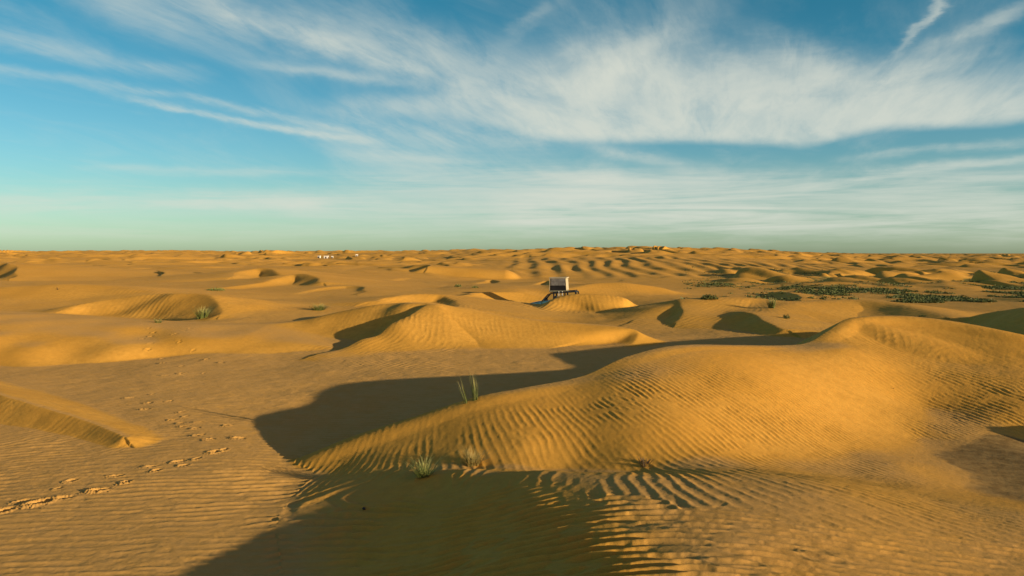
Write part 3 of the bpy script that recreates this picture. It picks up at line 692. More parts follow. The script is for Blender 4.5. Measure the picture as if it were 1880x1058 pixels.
def stroke(pts, wd, st, soft=.06):
    out = None
    for (p, q) in zip(pts[:-1], pts[1:]):
        a = AE(*p); b_ = AE(*q); L = math.hypot(b_[0] - a[0], b_[1] - a[1]); t = ((b_[0] - a[0]) / L, (b_[1] - a[1]) / L)
        ux = M('SUBTRACT', az, a[0]); uy = M('SUBTRACT', el, a[1])
        s_ = M('ADD', M('MULTIPLY', ux, t[0]), M('MULTIPLY', uy, t[1]))
        d_ = M('DIVIDE', M('SUBTRACT', M('MULTIPLY', uy, t[0]), M('MULTIPLY', ux, t[1])), wd / FPX)
        g_ = M('EXPONENT', M('MULTIPLY', M('MULTIPLY', d_, d_), -1.))
        m_ = M('MULTIPLY', SS(s_, -soft, soft * .6), SS(s_, L + soft, L - soft * .6))
        v = M('MULTIPLY', g_, m_)
        out = v if out is None else M('MAXIMUM', out, v)
    return M('MULTIPLY', out, st)
STROKES = [([(-40,120),(330,178),(640,240)],7,.27),([(262,186),(400,218),(640,254)],6,.55),([(-40,62),(210,112),(330,132)],14,.26),
 ([(180,-20),(500,50),(900,122)],42,.36),([(420,20),(640,95),(820,150),(960,205)],17,.36),([(640,205),(860,192)],22,.34),([(520,125),(720,150)],8,.25),
 ([(-60,364),(560,368)],18,.42),([(330,376),(600,370)],10,.25),([(640,285),(1120,330)],22,.34),([(650,332),(1400,386)],28,.44),([(1040,330),(1900,346)],24,.5),
 ([(950,388),(1900,402)],34,.5),([(560,378),(1000,400)],20,.42),([(200,314),(620,318)],7,.18),([(640,240),(1000,262)],24,.30),
 ([(1200,75),(1090,140)],26,.34),([(1640,85),(1705,0)],8,.36),([(1890,0),(1690,92)],13,.26),([(1760,110),(1640,150)],22,.34),([(1420,85),(1560,150)],24,.30),
 ([(1615,286),(1900,262)],6,.30),([(1590,322),(1890,292)],8,.42),([(1110,276),(1190,296)],8,.30),([(960,60),(985,40)],14,.2),([(1000,30),(1300,20)],40,.10),([(-100,420),(2000,415)],26,.20)]
dens = None
for p_, w_, s_ in STROKES:
    v = stroke(p_, w_, s_); dens = v if dens is None else M('ADD', dens, v)
# the big bank: soft ragged top, firmer lower edge
def curve(pts):
    n = nt.nodes.new('ShaderNodeFloatCurve'); c = n.mapping.curves[0]
    P_ = [((AE(*p)[0] + 1) / 2, AE(*p)[1] / .4) for p in pts]
    c.points[0].location = (0, P_[0][1]); c.points[-1].location = (1, P_[-1][1])
    for q in P_: c.points.new(*q)
    n.mapping.update(); nt.links.new(M('MULTIPLY', M('ADD', az, 1.), .5), n.inputs['Value'])
    return M('MULTIPLY', n.outputs[0], .4)
low = curve([(800,225),(900,240),(1000,258),(1100,264),(1250,264),(1400,268),(1490,271),(1560,252),(1620,240),(1750,239),(1890,228)])
top = curve([(800,165),(900,130),(1000,105),(1100,85),(1300,95),(1500,125),(1650,140),(1890,150)])
e0 = M('ADD', M('MULTIPLY', el0, .65), M('MULTIPLY', el, .35))
bank = M('MULTIPLY', SS(M('SUBTRACT', e0, low), -.004, .012), SS(M('SUBTRACT', el, top), .035, -.055))
bank = M('MULTIPLY', M('MULTIPLY', bank, SS(az, AE(680, 200)[0], AE(1080, 200)[0])), .82)
st1 = noise(XYZ(M('MULTIPLY', ac, 2.4), M('MULTIPLY', al, .85), 0.), 1., 9., .62, .6)
st2 = noise(XYZ(M('MULTIPLY', ac, 9.), M('MULTIPLY', al, 2.0), 4.), 1., 8., .65, .4)
bl = noise(XYZ(M('MULTIPLY', az0, 7.), M('MULTIPLY', el0, 20.), 7.), 1., 8., .6, .5)
mod = M('ADD', M('ADD', M('MULTIPLY', SS(st1.outputs['Fac'], .34, .66), .75), M('MULTIPLY', SS(st2.outputs['Fac'], .36, .64), .55)), M('MULTIPLY', SS(bl.outputs['Fac'], .3, .7), .35))
hz = noise(XYZ(M('MULTIPLY', az0, 3.2), M('MULTIPLY', el0, 52.), 11.), 1., 8., .62, .7)
hz2 = noise(XYZ(M('MULTIPLY', az0, 11.), M('MULTIPLY', el0, 130.), 13.), 1., 6., .6, .5)
modl = M('ADD', M('MULTIPLY', SS(hz.outputs['Fac'], .34, .66), 1.1), M('MULTIPLY', SS(hz2.outputs['Fac'], .34, .66), .45))
lw = SS(el0, .15, .07)
mod = M('ADD', M('MULTIPLY', mod, M('SUBTRACT', 1., lw)), M('MULTIPLY', modl, lw))
dens = M('ADD', M('MULTIPLY', dens, M('ADD', mod, .22)), M('MULTIPLY', bank, M('ADD', M('MULTIPLY', mod, .85), .50)))
veil = M('MULTIPLY', M('MULTIPLY', SS(st1.outputs['Fac'], .42, .8), SS(el0, .01, .10)), .16)
dens = M('ADD', dens, veil)
dens = M('MULTIPLY', M('SUBTRACT', 1., M('EXPONENT', M('MULTIPLY', dens, -1.35))), SS(el0, -.01, .03), None, True)
# clear sky graded a little to teal
tint = N_(nt, 'ShaderNodeMix', data_type='RGBA'); link(nt, SS(el0, .0, .33), tint.inputs[0]); tint.inputs[6].default_value = (.76, 1.10, 1.22, 1); tint.inputs[7].default_value = (.21, .86, .93, 1)
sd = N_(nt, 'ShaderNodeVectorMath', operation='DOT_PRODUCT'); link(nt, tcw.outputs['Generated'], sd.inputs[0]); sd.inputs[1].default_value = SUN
warm = N_(nt, 'ShaderNodeMix', data_type='RGBA'); link(nt, SS(sd.outputs['Value'], .07, .5), warm.inputs[0]); link(nt, tint.outputs[2], warm.inputs[6]); warm.inputs[7].default_value = (1.22, .74, .66, 1)  # unseen sun-side sky: warm tint added to make the shaded sand warmer
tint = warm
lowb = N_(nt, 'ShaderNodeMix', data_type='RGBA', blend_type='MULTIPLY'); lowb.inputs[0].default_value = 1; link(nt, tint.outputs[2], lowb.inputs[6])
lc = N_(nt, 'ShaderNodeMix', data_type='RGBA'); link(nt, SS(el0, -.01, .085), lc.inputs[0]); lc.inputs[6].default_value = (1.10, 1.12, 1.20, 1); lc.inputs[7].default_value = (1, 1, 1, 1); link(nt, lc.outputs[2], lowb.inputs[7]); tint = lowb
mul = N_(nt, 'ShaderNodeMix', data_type='RGBA', blend_type='MULTIPLY'); mul.inputs[0].default_value = 1
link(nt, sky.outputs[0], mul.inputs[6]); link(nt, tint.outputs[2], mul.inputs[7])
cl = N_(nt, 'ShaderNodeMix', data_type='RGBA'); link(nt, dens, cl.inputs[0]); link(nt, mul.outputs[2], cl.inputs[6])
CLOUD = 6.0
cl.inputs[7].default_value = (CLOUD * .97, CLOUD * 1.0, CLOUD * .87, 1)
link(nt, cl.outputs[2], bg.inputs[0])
sl = bpy.data.lights.new('sun', 'SUN'); so = bpy.data.objects.new('sun', sl); COL.objects.link(so)
sl.energy = 5.0; sl.angle = math.radians(.53); sl.color = (1.0, .81, .52)
so.rotation_euler = (-SUN).to_track_quat('-Z', 'Y').to_euler()
scene.view_settings.view_transform = 'Standard'; scene.view_settings.look = 'None'
scene.view_settings.exposure = .45; scene.view_settings.gamma = 1

# ------------------------------------------------------------------ things
def tag(o, label, cat, group=None):
    o['label'] = label; o['category'] = cat
    if group: o['group'] = group
    return o
def empty(name, loc, rot=(0, 0, 0)):
    o = bpy.data.objects.new(name, None); COL.objects.link(o); o.empty_display_size = .3
    o.location = loc; o.rotation_euler = rot; return o
def mesh_obj(name, bm, mat, parent=None, smooth=False):
    me = bpy.data.meshes.new(name); bm.normal_update(); bm.to_mesh(me); bm.free()
    if smooth:
        for p in me.polygons: p.use_smooth = True
    me.materials.append(mat)
    o = bpy.data.objects.new(name, me); COL.objects.link(o)
    if parent: o.parent = parent
    return o
def raw_obj(name, V, Fc, mat, parent=None, smooth=False):
    me = bpy.data.meshes.new(name); me.from_pydata(V, [], Fc); me.update()
    if smooth: me.polygons.foreach_set('use_smooth', [True] * len(me.polygons))
    me.materials.append(mat); o = bpy.data.objects.new(name, me); COL.objects.link(o)
    if parent: o.parent = parent
    return o
def box(bm, lo, hi, bev=0.):
    r = bmesh.ops.create_cube(bm, size=1.0)
    for v in r['verts']:
        v.co = Vector([lo[k] + (v.co[k] + .5) * (hi[k] - lo[k]) for k in range(3)])
    if bev:
        es = list({e for v in r['verts'] for e in v.link_edges})
        bmesh.ops.bevel(bm, geom=es, offset=bev, segments=2, affect='EDGES', profile=.6)
def prism(bm, prof_, y0, y1, in0=None, in1=None):
    """side profile (x,z) swept across y; in0/in1 pull z-dependent inset: function z -> inset"""
    f = in0 or (lambda z: 0)
    a = [bm.verts.new((x, y0 + f(z), z)) for x, z in prof_]; b = [bm.verts.new((x, y1 - f(z), z)) for x, z in prof_]
    n = len(prof_)
    bm.faces.new(a[::-1]) ; bm.faces.new(b)
    for i in range(n): bm.faces.new((a[i], a[(i + 1) % n], b[(i + 1) % n], b[i]))
    bmesh.ops.recalc_face_normals(bm, faces=bm.faces)
def tube(bm, p, q, r, n=8):
    p = Vector(p); q = Vector(q); d = q - p
    m = d.to_track_quat('Z', 'Y').to_matrix().to_4x4(); m.translation = (p + q) / 2
    bmesh.ops.create_cone(bm, cap_ends=True, segments=n, radius1=r, radius2=r, depth=d.length, matrix=m)

def grass_mat(name, c0, c1, tip):
    m, nt, b = new_mat(name)
    g = N_(nt, 'ShaderNodeNewGeometry'); a = N_(nt, 'ShaderNodeAttribute', attribute_name='along')
    c = mixc(nt, g.outputs['Random Per Island'], c0, c1)
    c = mixc(nt, ramp(nt, a.outputs['Fac'], .45, 1.0), c, tip)
    link(nt, c, b.inputs['Base Color']); b.inputs['Roughness'].default_value = .6
    b.inputs['Specular IOR Level'].default_value = .25
    return m
GREEN = grass_mat('green_grass', (.10, .135, .03), (.19, .20, .055), (.42, .38, .14))  # pale tips lightened to stand in for sunlight on shaded blades
STRAW = grass_mat('dry_grass', (.34, .24, .075), (.22, .19, .055), (.46, .34, .13))
DARKG = grass_mat('dark_scrub', (.06, .085, .02), (.12, .13, .036), (.18, .17, .06))
TWIG = grass_mat('dry_twig', (.09, .055, .03), (.16, .10, .05), (.14, .09, .05))

def blades(rng, n, h, spread, width, lean=(0, 0), droop=.5, base=.06, hv=.45):
    V = []; Fc = []; al = []
    for _ in range(n):
        a = rng.uniform(0, 2 * math.pi); rr = base * math.sqrt(rng.random())
        bx, by = rr * math.cos(a), rr * math.sin(a)
        a2 = a + rng.gauss(0, .6)
        L = h * (1 - hv * rng.random()); out = spread * (rng.random() ** .8)
        ox = out * math.cos(a2) + lean[0] * L; oy = out * math.sin(a2) + lean[1] * L
        d = Vector((ox, oy, 0)); dr = droop * rng.random()
        w = width * rng.uniform(.7, 1.2); side = Vector((-math.sin(a2 + .4), math.cos(a2 + .4), 0))
        side2 = Vector((math.cos(a2), math.sin(a2), 0)) * .5
        i0 = len(V); K = 5
        for k in range(K + 1):
            t = k / K
            p = Vector((bx, by, -.04)) + d * (t ** (1.1 + .6 * dr)) + Vector((0, 0, L * (t - dr * .45 * t * t * t) + .0))
            ww = w * (1 - t) ** .7 + .0006
            V += [tuple(p - side * ww), tuple(p + side2 * ww), tuple(p + side * ww)]; al += [t] * 3
        for k in range(K):
            q = i0 + 3 * k
            Fc += [(q, q + 1, q + 4, q + 3), (q + 1, q + 2, q + 5, q + 4), (q + 2, q, q + 3, q + 5)]
    return V, Fc, al
def leafy(rng, n, r, h, size):
    """low bush: short woody stems carrying narrow leaves through an uneven dome"""
    V = []; Fc = []; al = []
    for _ in range(n):
        a = rng.uniform(0, 2 * math.pi); q = math.sqrt(rng.random()); e = rng.random()
        p = Vector((r * q * math.cos(a), r * q * math.sin(a), h * (e * (1 - .6 * q * q)) * rng.uniform(.6, 1.15)))
        d = Vector((rng.gauss(0, 1), rng.gauss(0, 1), rng.gauss(.5, .7))).normalized() * size * rng.uniform(.6, 1.5)
        s_ = d.cross(Vector((rng.gauss(0, 1), rng.gauss(0, 1), rng.gauss(0, 1)))).normalized() * size * .22
        i0 = len(V); V += [tuple(p - s_), tuple(p + s_), tuple(p + d * .6 + s_ * .8), tuple(p + d)]; al += [.2, .2, .5, .8]
        Fc.append((i0, i0 + 1, i0 + 2, i0 + 3))
    for _ in range(max(5, n // 25)):
        a = rng.uniform(0, 2 * math.pi); q = rng.random() * .8
        e = Vector((r * q * math.cos(a), r * q * math.sin(a), h * .7)); s_ = Vector((.006, 0, 0)) * max(1, size * 10)
        i0 = len(V); V += [tuple(-s_), tuple(s_), tuple(e)]; V[-3] = (-s_.x, 0, -.08); V[-2] = (s_.x, 0, -.08); al += [0, 0, .3]
        Fc.append((i0, i0 + 1, i0 + 2))
    return V, Fc, al
def plant(name, label, cat, px, py, geo, mat, dz=0., group=None, back=0.):
    x, y, z = ground_hit(px, py)
    if back: y -= back; z = ground_z(x, y)
    V, Fc, al = geo
    o = raw_obj(name, V, Fc, mat)
    a = o.data.attributes.new('along', 'FLOAT', 'POINT'); a.data.foreach_set('value', al)
    o.location = (x, y, z + dz)
    return tag(o, label, cat, group)
R_ = random.Random
plant('grass_tuft', 'thin sparse spray of tall grass blades leaning left at the shaded dune crest', 'grass tuft', 856, 741, blades(R_(1), 12, .80, .10, .007, (-.30, 0), .2, .05, .4), GREEN)
plant('grass_tuft', 'upright tall clump of green grass standing on the crest against the shadow', 'grass tuft', 873, 735, blades(R_(2), 30, .92, .10, .007, (-.10, 0), .25, .06, .5), GREEN)
plant('grass_tuft', 'spiky green grass tuft at the edge of the foreground shade beside straw clump', 'grass tuft', 778, 875, blades(R_(3), 130, .52, .58, .007, (0, 0), .8, .14, .55), GREEN)
plant('grass_tuft', 'dry straw coloured grass clump at the foot of the large rippled dune', 'grass tuft', 868, 853, blades(R_(4), 170, .44, .44, .006, (.05, 0), .8, .15, .55), STRAW)
plant('grass_tuft', 'bright green bushy tuft at the right foot of the left crescent dune', 'grass tuft', 371, 585, blades(R_(5), 150, .95, .62, .016, (.1, 0), .5, .28, .5), GREEN)
plant('grass_tuft', 'tiny low green tuft at the middle foot of the left crescent dune', 'grass tuft', 290, 593, blades(R_(6), 60, .34, .34, .013, (0, 0), .7, .16, .5), GREEN)
plant('desert_shrub', 'wide spiky olive shrub on flat sand left of the dark hollow dune', 'shrub', 585, 570, blades(R_(7), 190, .62, .80, .016, (0, 0), .7, .34, .6), GREEN)
plant('desert_shrub', 'low pale green patch of shrub on the sand below the twin left dunes', 'shrub', 396, 534, leafy(R_(8), 320, .85, .28, .13), GREEN)
plant('dry_twig', 'small forked dry twig lying on the rippled slope at far left', 'twig', 107, 533, blades(R_(9), 7, .34, .40, .018, (.3, 0), .5, .08, .4), TWIG)
plant('desert_shrub', 'upright green shrub alone on the lit slope right of centre', 'shrub', 1417, 566, blades(R_(10), 150, .95, .34, .016, (0, 0), .5, .22, .55), GREEN)
plant('desert_shrub', 'dark low shrub on the mound crest right of the vehicle', 'shrub', 1303, 550, leafy(R_(11), 420, .62, .36, .14), DARKG)
plant('desert_shrub', 'small brown shrub at the rim of the shaded hollow below the lone upright shrub', 'shrub', 1444, 585, leafy(R_(12), 150, .22, .30, .09), DARKG)
plant('desert_shrub', 'dark ragged shrub peeping over the rim of the big right dune', 'shrub', 1692, 582, leafy(R_(13), 260, .26, .13, .05), DARKG)
plant('desert_shrub', 'flat dark shrub close behind the rim near the right edge', 'shrub', 1738, 585, leafy(R_(14), 180, .20, .08, .045), DARKG)
plant('desert_shrub', 'small green speck of shrub on the sand left of the vehicle', 'shrub', 841, 527, leafy(R_(15), 160, .42, .30, .14), GREEN)
plant('desert_shrub', 'second faint green speck of shrub nearer the vehicle', 'shrub', 872, 529, leafy(R_(16), 120, .34, .22, .12), GREEN)
plant('dry_twig', 'small dark broken twig with a short trail on the bright bowl slope', 'twig', 1638, 714, blades(R_(17), 8, .09, .16, .007, (0, 0), .8, .03, .5), TWIG)
plant('dry_twig', 'pale stray straw stem lying in the shade left of the spiky tuft', 'twig', 728, 884, blades(R_(18), 3, .05, .34, .006, (-.5, 0), .9, .02, .2), STRAW)
plant('root_clump', 'dark broken root clump half buried at the base of the large dune', 'roots', 1184, 855, blades(R_(19), 34, .24, .20, .014, (0, 0), .9, .12, .6), TWIG)
plant('dry_twig', 'short dark stem tips at the bottom right corner', 'twig', 1824, 1054, blades(R_(20), 8, .05, .05, .006, (0, 0), .5, .02, .5), TWIG)
plant('dry_twig', 'few dark stem tips left of the corner stems at the bottom right', 'twig', 1782, 1056, blades(R_(21), 6, .04, .06, .006, (0, 0), .5, .02, .5), TWIG)
# pebble in the shade
bm = bmesh.new(); bmesh.ops.create_icosphere(bm, subdivisions=3, radius=.032)
for v in bm.verts: v.co = Vector((v.co.x * 1.2, v.co.y, v.co.z * .75)) * (1 + .18 * math.sin(v.co.x * 90 + 1) * math.cos(v.co.y * 70))
pb = mesh_obj('pebble', bm, simple('dark_stone', (.05, .045, .04), .8, scale=40), smooth=True)
pb.location = Vector(ground_hit(668, 936)) + Vector((0, 0, .012)); tag(pb, 'single small dark pebble on the shaded foreground sand', 'pebble')

# scrub ground cover in the basin: uncountable
rng = R_(42); NPR = np.random.RandomState(5)
cand = 60000
py_ = NPR.uniform(500.5, 566, cand); px_ = NPR.uniform(1255, 1990, cand)
Yc = np.clip((CH + .25) * FPX / (py_ - 465), 80, 240); Xc = (px_ - 940) / FPX * Yc
zc = macro(Xc, Yc)
cd = cover_density(Xc, Yc, basin_rel(Xc, Yc, zc))
bl_ = lambda px, py, sx, sy, a: a * np.exp(-((px_ - px) / sx) ** 2 - ((py_ - py) / sy) ** 2)
pm = bl_(1800, 545, 130, 18, 2.4) + bl_(1680, 552, 70, 10, 1.4) + bl_(1520, 541, 120, 12, .55) + bl_(1360, 527, 90, 10, .5) + bl_(1650, 505, 220, 5, .9) + bl_(1870, 520, 90, 8, .5) + .03
keep = NPR.rand(cand) < np.clip(cd * pm * 1.3, 0, 1) * .32
V = []; Fc = []; al = []
for x, y, z in zip(Xc[keep], Yc[keep], zc[keep]):
    r = rng.uniform(.14, .42) * (1.3 if y > 130 else 1) * (1.8 if rng.random() < .06 else 1); h = r * rng.uniform(.4, .85)
    for _ in range(13):
        a = rng.uniform(0, 6.283); q = math.sqrt(rng.random())
        p = Vector((x + r * q * math.cos(a), y + r * q * math.sin(a), z + h * rng.random() * (1 - .5 * q) - .03))
        d = Vector((rng.gauss(0, 1), rng.gauss(0, 1), rng.gauss(.6, .6))).normalized() * .17
        s_ = d.cross(Vector((rng.gauss(0, 1), rng.gauss(0, 1), rng.gauss(0, 1)))).normalized() * .075
        i0 = len(V); V += [tuple(p - s_), tuple(p + s_), tuple(p + d)]; al += [.2, .2, .6]; Fc.append((i0, i0 + 1, i0 + 2))
sc_ = raw_obj('scrub', V, Fc, DARKG); sc_['kind'] = 'stuff'
a_ = sc_.data.attributes.new('along', 'FLOAT', 'POINT'); a_.data.foreach_set('value', al)

# ------------------------------------------------------------------ the vehicle and its roof tent
PAINT = simple('blue_paint', (.055, .17, .24), .32, .15, .06, 3., .5)
TRIM = simple('black_trim', (.018, .018, .02), .55, 0, .1, 6.)
RUB = simple('tyre_rubber', (.02, .02, .02), .85, 0, .15, 12.)
ALLOY = simple('alloy', (.42, .43, .44), .35, .9, .05)
CREAM = simple('cream_canvas', (.44, .38, .25), .85, 0, .06, 5., .1, .2)
GREYC = simple('grey_canvas', (.17, .165, .16), .85, 0, .30, 2.4, .1, .4)
BLACKC = simple('black_mesh', (.012, .012, .014), .9, 0, .1)
OLIVE = simple('tent_base', (.20, .19, .13), .7, 0, .1)
WHITEM = simple('white_metal', (.75, .75, .72), .4, 0, .04)
LAMP = simple('lamp_lens', (.7, .7, .66), .15, 0, .05)
glass = bpy.data.materials.new('glass'); glass.use_nodes = True; nt = glass.node_tree
for n in list(nt.nodes): nt.nodes.remove(n)
o_ = N_(nt, 'ShaderNodeOutputMaterial'); tr = N_(nt, 'ShaderNodeBsdfTransparent'); gl = N_(nt, 'ShaderNodeBsdfGlossy'); mx = N_(nt, 'ShaderNodeMixShader'); fr_ = N_(nt, 'ShaderNodeFresnel', IOR=1.5)
tr.inputs[0].default_value = (.82, .86, .84, 1); gl.inputs['Roughness'].default_value = .02
link(nt, fr_.outputs[0], mx.inputs[0]); link(nt, tr.outputs[0], mx.inputs[1]); link(nt, gl.outputs[0], mx.inputs[2]); link(nt, mx.outputs[0], o_.inputs[0])

CAR_Y = 76.0
cx = (1020 - 940) / FPX * CAR_Y
YAW = math.radians(180 - 14); NOSE = math.radians(5.0)      # nose to the left, turned a little away, dipped
cz = ground_z(cx, CAR_Y)
car = empty('off_road_vehicle', (cx, CAR_Y, cz - .05), (0, NOSE, YAW))
tag(car, 'blue off road vehicle with dark cabin parked nose left behind a small dune', 'vehicle')
W = .92
# body: lower shell with wheel arches
prof_b = [(2.42, .55), (2.46, .78), (2.40, .98), (1.20, 1.10), (1.08, 1.12), (-2.30, 1.12), (-2.42, 1.02), (-2.44, .55)]
arch = lambda c: [(c - .46 + .92 * t, .52 + .40 * math.sin(math.pi * t)) for t in [k / 8 for k in range(9)]]
prof_b = prof_b + [(-1.96, .50)] + arch(-1.45)[1:-1] + [(-.98, .50), (.98, .50)] + arch(1.45)[1:-1] + [(1.94, .50)]
bm = bmesh.new(); prism(bm, prof_b, -W, W, lambda z: .10 * max(0, z - .85) ** 1 + .03)
bmesh.ops.bevel(bm, geom=[e for e in bm.edges if e.calc_face_angle(0) > .5 and abs(e.verts[0].co.y) > .5 and abs(e.verts[0].co.y - e.verts[1].co.y) < .3], offset=.035, segments=2, affect='EDGES')
body = mesh_obj('body', bm, PAINT, car)
# hood: raised panel
bm = bmesh.new(); prism(bm, [(2.36, .985), (2.30, 1.03), (1.22, 1.15), (1.16, 1.10)], -.74, .74, lambda z: .0)
mesh_obj('hood', bm, PAINT, car)
# cabin pillars and roof
bm = bmesh.new()
prism(bm, [(.42, 1.78), (.20, 1.84), (-2.10, 1.85), (-2.26, 1.78), (-2.26, 1.74), (.46, 1.74)], -.74, .74)
mesh_obj('roof', bm, TRIM, car)
for s_ in (-1, 1):
    for (x0, x1, xt0, xt1) in ((1.16, 1.02, .48, .34), (-.02, -.16, -.04, -.16), (-1.10, -1.24, -1.12, -1.24), (-2.34, -2.18, -2.28, -2.12)):
        bm = bmesh.new(); a = [(x0, s_ * .86, 1.10), (x1, s_ * .86, 1.10), (xt1, s_ * .70, 1.76), (xt0, s_ * .70, 1.76)]
        vs = [bm.verts.new(p) for p in a] + [bm.verts.new((p[0], p[1] - s_ * .06, p[2])) for p in a]
        for f_ in ((0, 1, 2, 3), (7, 6, 5, 4), (0, 4, 5, 1), (1, 5, 6, 2), (2, 6, 7, 3), (3, 7, 4, 0)): bm.faces.new([vs[k] for k in f_])
        bmesh.ops.recalc_face_normals(bm, faces=bm.faces); mesh_obj('pillar', bm, TRIM, car)
def pane(name, pts):
    return raw_obj(name, pts, [tuple(range(len(pts)))], glass, car)
pane('windshield', [(1.10, -.80, 1.12), (1.10, .80, 1.12), (.44, .67, 1.75), (.44, -.67, 1.75)])
pane('rear_window', [(-2.31, -.78, 1.14), (-2.25, -.66, 1.74), (-2.25, .66, 1.74), (-2.31, .78, 1.14)])
for s_ in (-1, 1):
    y0, y1 = s_ * .835, s_ * .69
    pane('side_window', [(1.0, y0, 1.12), (0., y0, 1.12), (0., y1, 1.74), (.36, y1, 1.74)])
    pane('side_window', [(-.16, y0, 1.12), (-1.1, y0, 1.12), (-1.12, y1, 1.74), (-.16, y1, 1.74)])
    pane('side_window', [(-1.24, y0, 1.12), (-2.16, y0, 1.12), (-2.12, y1, 1.74), (-1.24, y1, 1.74)])
    for (x0, x1) in ((1.02, -.02), (-.08, -1.08)):
        bm = bmesh.new(); box(bm, (min(x0, x1), s_ * .905 - .012, .60), (max(x0, x1), s_ * .905 + .012, 1.06), .01)
        d = mesh_obj('door', bm, PAINT, car)
        bm = bmesh.new(); box(bm, (min(x0, x1) + .06, s_ * .925 - .012, .92), (min(x0, x1) + .24, s_ * .925 + .014, .955), .006)
        mesh_obj('handle', bm, TRIM, d)
    bm = bmesh.new(); box(bm, (.86, s_ * 1.0 - .10, 1.10), (.96, s_ * 1.0 + .10, 1.27), .03); box(bm, (.90, s_ * .90 - .03, 1.11), (.94, s_ * .92 + .03, 1.15))
    mesh_obj('mirror', bm, TRIM, car)
    bm = bmesh.new(); box(bm, (2.36, s_ * .66 - .16, .80), (2.475, s_ * .66 + .16, .95), .03); mesh_obj('headlight', bm, LAMP, car)
    bm = bmesh.new(); box(bm, (-2.47, s_ * .76 - .08, .78), (-2.42, s_ * .76 + .08, 1.04), .015); mesh_obj('tail_light', bm, simple('red_lens', (.35, .02, .02), .3), car)
bm = bmesh.new(); box(bm, (2.40, -.46, .72), (2.485, .46, .96), .02); mesh_obj('grille', bm, TRIM, car)
bm = bmesh.new(); box(bm, (2.38, -.90, .46), (2.60, .90, .66), .04); mesh_obj('bumper', bm, TRIM, car)
bm = bmesh.new(); box(bm, (-2.60, -.90, .48), (-2.40, .90, .66), .04); mesh_obj('bumper', bm, TRIM, car)
bm = bmesh.new(); box(bm, (-1.9, -.72, .95), (-.35, .72, 1.06), .04); box(bm, (-.05, -.70, .8), (.45, -.15, 1.0), .05); box(bm, (-.05, .15, .8), (.45, .70, 1.0), .05)
box(bm, (-.16, -.68, .9), (-.02, -.18, 1.5), .05); box(bm, (-.16, .18, .9), (-.02, .68, 1.5), .05); mesh_obj('seats', bm, TRIM, car)
bm = bmesh.new()
for y in (-.66, .66): tube(bm, (.25, y, 1.90), (-2.15, y, 1.90), .022)
for x in (.15, -.6, -1.35, -2.05): tube(bm, (x, -.66, 1.90), (x, .66, 1.90), .02); box(bm, (x - .03, -.69, 1.83), (x + .03, -.63, 1.90)); box(bm, (x - .03, .63, 1.83), (x + .03, .69, 1.90))
mesh_obj('roof_rack', bm, TRIM, car)
def wheel(x, y):
    bm = bmesh.new()
    prof_w = [(.23, -.11), (.36, -.125), (.395, -.09), (.40, 0), (.395, .09), (.36, .125), (.23, .11)]
    n = 28; rings = []
    for k in range(n):
        a = 2 * math.pi * k / n; rings.append([bm.verts.new((r * math.cos(a), t, r * math.sin(a))) for r, t in prof_w])
    for k in range(n):
        A_, B_ = rings[k], rings[(k + 1) % n]
        for q in range(len(prof_w)): bm.faces.new((A_[q], A_[(q + 1) % len(prof_w)], B_[(q + 1) % len(prof_w)], B_[q]))
    bmesh.ops.recalc_face_normals(bm, faces=bm.faces)
    e = mesh_obj('wheel', bm, RUB, car, True); e.location = (x, y, .40)
    bm = bmesh.new(); m = Matrix.Rotation(math.pi / 2, 4, 'X')
    bmesh.ops.create_cone(bm, cap_ends=True, segments=24, radius1=.235, radius2=.235, depth=.14, matrix=m)
    for k in range(6):
        a = k * math.pi / 3; bmesh.ops.create_cone(bm, cap_ends=True, segments=10, radius1=.05, radius2=.05, depth=.17, matrix=Matrix.Translation((.13 * math.cos(a), 0, .13 * math.sin(a))) @ m)
    mesh_obj('rim', bm, ALLOY, e)
for x in (1.45, -1.45):
    for y in (-.80, .80): wheel(x, y)

tent = empty('rooftop_tent', car.matrix_basis @ Vector((0, 0, 1.935)), (0, NOSE * .2, YAW))
tag(tent, 'open box shaped roof tent of grey and cream canvas on top of the blue vehicle', 'tent')
X0, X1, YW, TH = .28, -1.32, .64, 1.32
bm = bmesh.new(); box(bm, (X1 - .03, -YW - .03, 0), (X0 + .03, YW + .03, .13), .02); mesh_obj('base', bm, OLIVE, tent)
bm = bmesh.new(); box(bm, (X1 - .05, -YW - .04, TH - .06), (X0 + .02, YW + .04, TH + .04), .02); mesh_obj('top_shell', bm, CREAM, tent)
def wall(name, A_, B_, C_, D_, mat, sag=.025, n=8):
    V = []; Fc = []
    A_, B_, C_, D_ = map(Vector, (A_, B_, C_, D_)); nn = (B_ - A_).cross(D_ - A_).normalized()
    rr = R_(len(name) + int(A_.x * 100))
    for i in range(n + 1):
        for j in range(n + 1):
            u_, v_ = i / n, j / n
            p = (A_ * (1 - u_) + B_ * u_) * (1 - v_) + (D_ * (1 - u_) + C_ * u_) * v_
            edge = math.sin(math.pi * u_) * math.sin(math.pi * v_)
            V.append(tuple(p - nn * sag * edge + nn * .012 * edge * rr.gauss(0, 1)))
    for i in range(n):
        for j in range(n):
            q = i * (n + 1) + j; Fc.append((q, q + n + 1, q + n + 2, q + 1))
    o = raw_obj(name, V, Fc, mat, tent, True)
    sm = o.modifiers.new('t', 'SOLIDIFY'); sm.thickness = .006
    return o
zb, zt, zm = .13, TH - .06, .58
for s_ in (1, -1):
    y = s_ * YW
    wall('side_panel', (X0, y, zm), (X1, y, zm), (X1 + .06, y * .99, zt), (X0 - .04, y * .99, zt), GREYC)
    wall('window_mesh', (X0, y, zb), (X1, y, zb), (X1, y, zm), (X0, y, zm), BLACKC, .05)
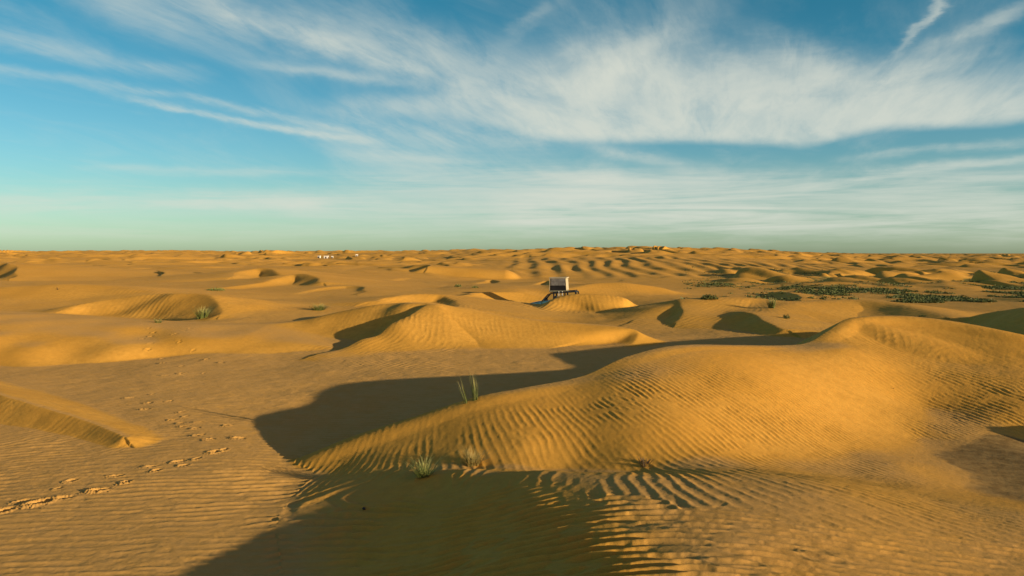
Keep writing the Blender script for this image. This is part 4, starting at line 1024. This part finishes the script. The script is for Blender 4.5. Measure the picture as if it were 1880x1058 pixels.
wall('end_panel', (X1, YW, zb), (X1, -YW, zb), (X1 + .06, -YW * .99, zt), (X1 + .06, YW * .99, zt), CREAM)
wall('end_panel', (X0, -YW, zb), (X0, YW, zb), (X0 - .04, YW * .99, zt), (X0 - .04, -YW * .99, zt), CREAM)
for x in (X0, X1):
    for y in (-YW - .005, YW + .005):
        bm = bmesh.new(); tube(bm, (x, y, zb), (x + (-.04 if x > 0 else .06), y * .99, zt), .022); mesh_obj('pole', bm, CREAM, tent)
bm = bmesh.new()
for x in (-.62, -.95): box(bm, (x - .03, YW + .05, -1.95), (x + .03, YW + .10, .06), .008)
for k in range(7): tube(bm, (-.62, YW + .075, -.05 - .27 * k), (-.95, YW + .075, -.05 - .27 * k), .017)
mesh_obj('ladder', bm, WHITEM, tent)

# ------------------------------------------------------------------ tiny white buildings near the horizon
WHITEW = simple('white_wall', (.78, .75, .68), .8, 0, .05, .6)
ROOFW = simple('pale_roof', (.62, .60, .55), .8); DOORW = simple('dark_door', (.06, .05, .045), .7)
for k, (px, py, w_, h_, lab) in enumerate([(586, 474, 4.5, 4.0, 'leftmost of the tiny white buildings below the left horizon'), (599, 474.5, 7.5, 4.5, 'widest of the tiny white buildings below the left horizon'),
                                      (610, 474.5, 3.5, 3.5, 'small white hut right of the widest tiny white building'), (655, 471, 4.0, 3.5, 'lone tiny white building right of the cluster on the horizon')]):
    x, y, z = ground_hit(px, py)
    w_ *= y / FPX; h_ *= y / FPX; s_ = 1.0; dp_ = w_ * .4
    e = empty('white_building', (x, y, z - .1), (0, 0, -.2 + .15 * k)); tag(e, lab, 'building', 'tiny white buildings near the horizon')
    bm = bmesh.new(); box(bm, (-w_ / 2, -dp_, 0), (w_ / 2, dp_, h_), .03); mesh_obj('wall', bm, WHITEW, e)
    bm = bmesh.new(); box(bm, (-w_ / 2 - .1, -dp_ - .1, h_ + .003), (w_ / 2 + .1, dp_ + .1, h_ + .16), .03); mesh_obj('roof', bm, ROOFW, e)
    bm = bmesh.new(); box(bm, (-.3, -dp_ - .05, 0), (.3, -dp_ - .004, h_ * .7), .01); mesh_obj('door', bm, DOORW, e)
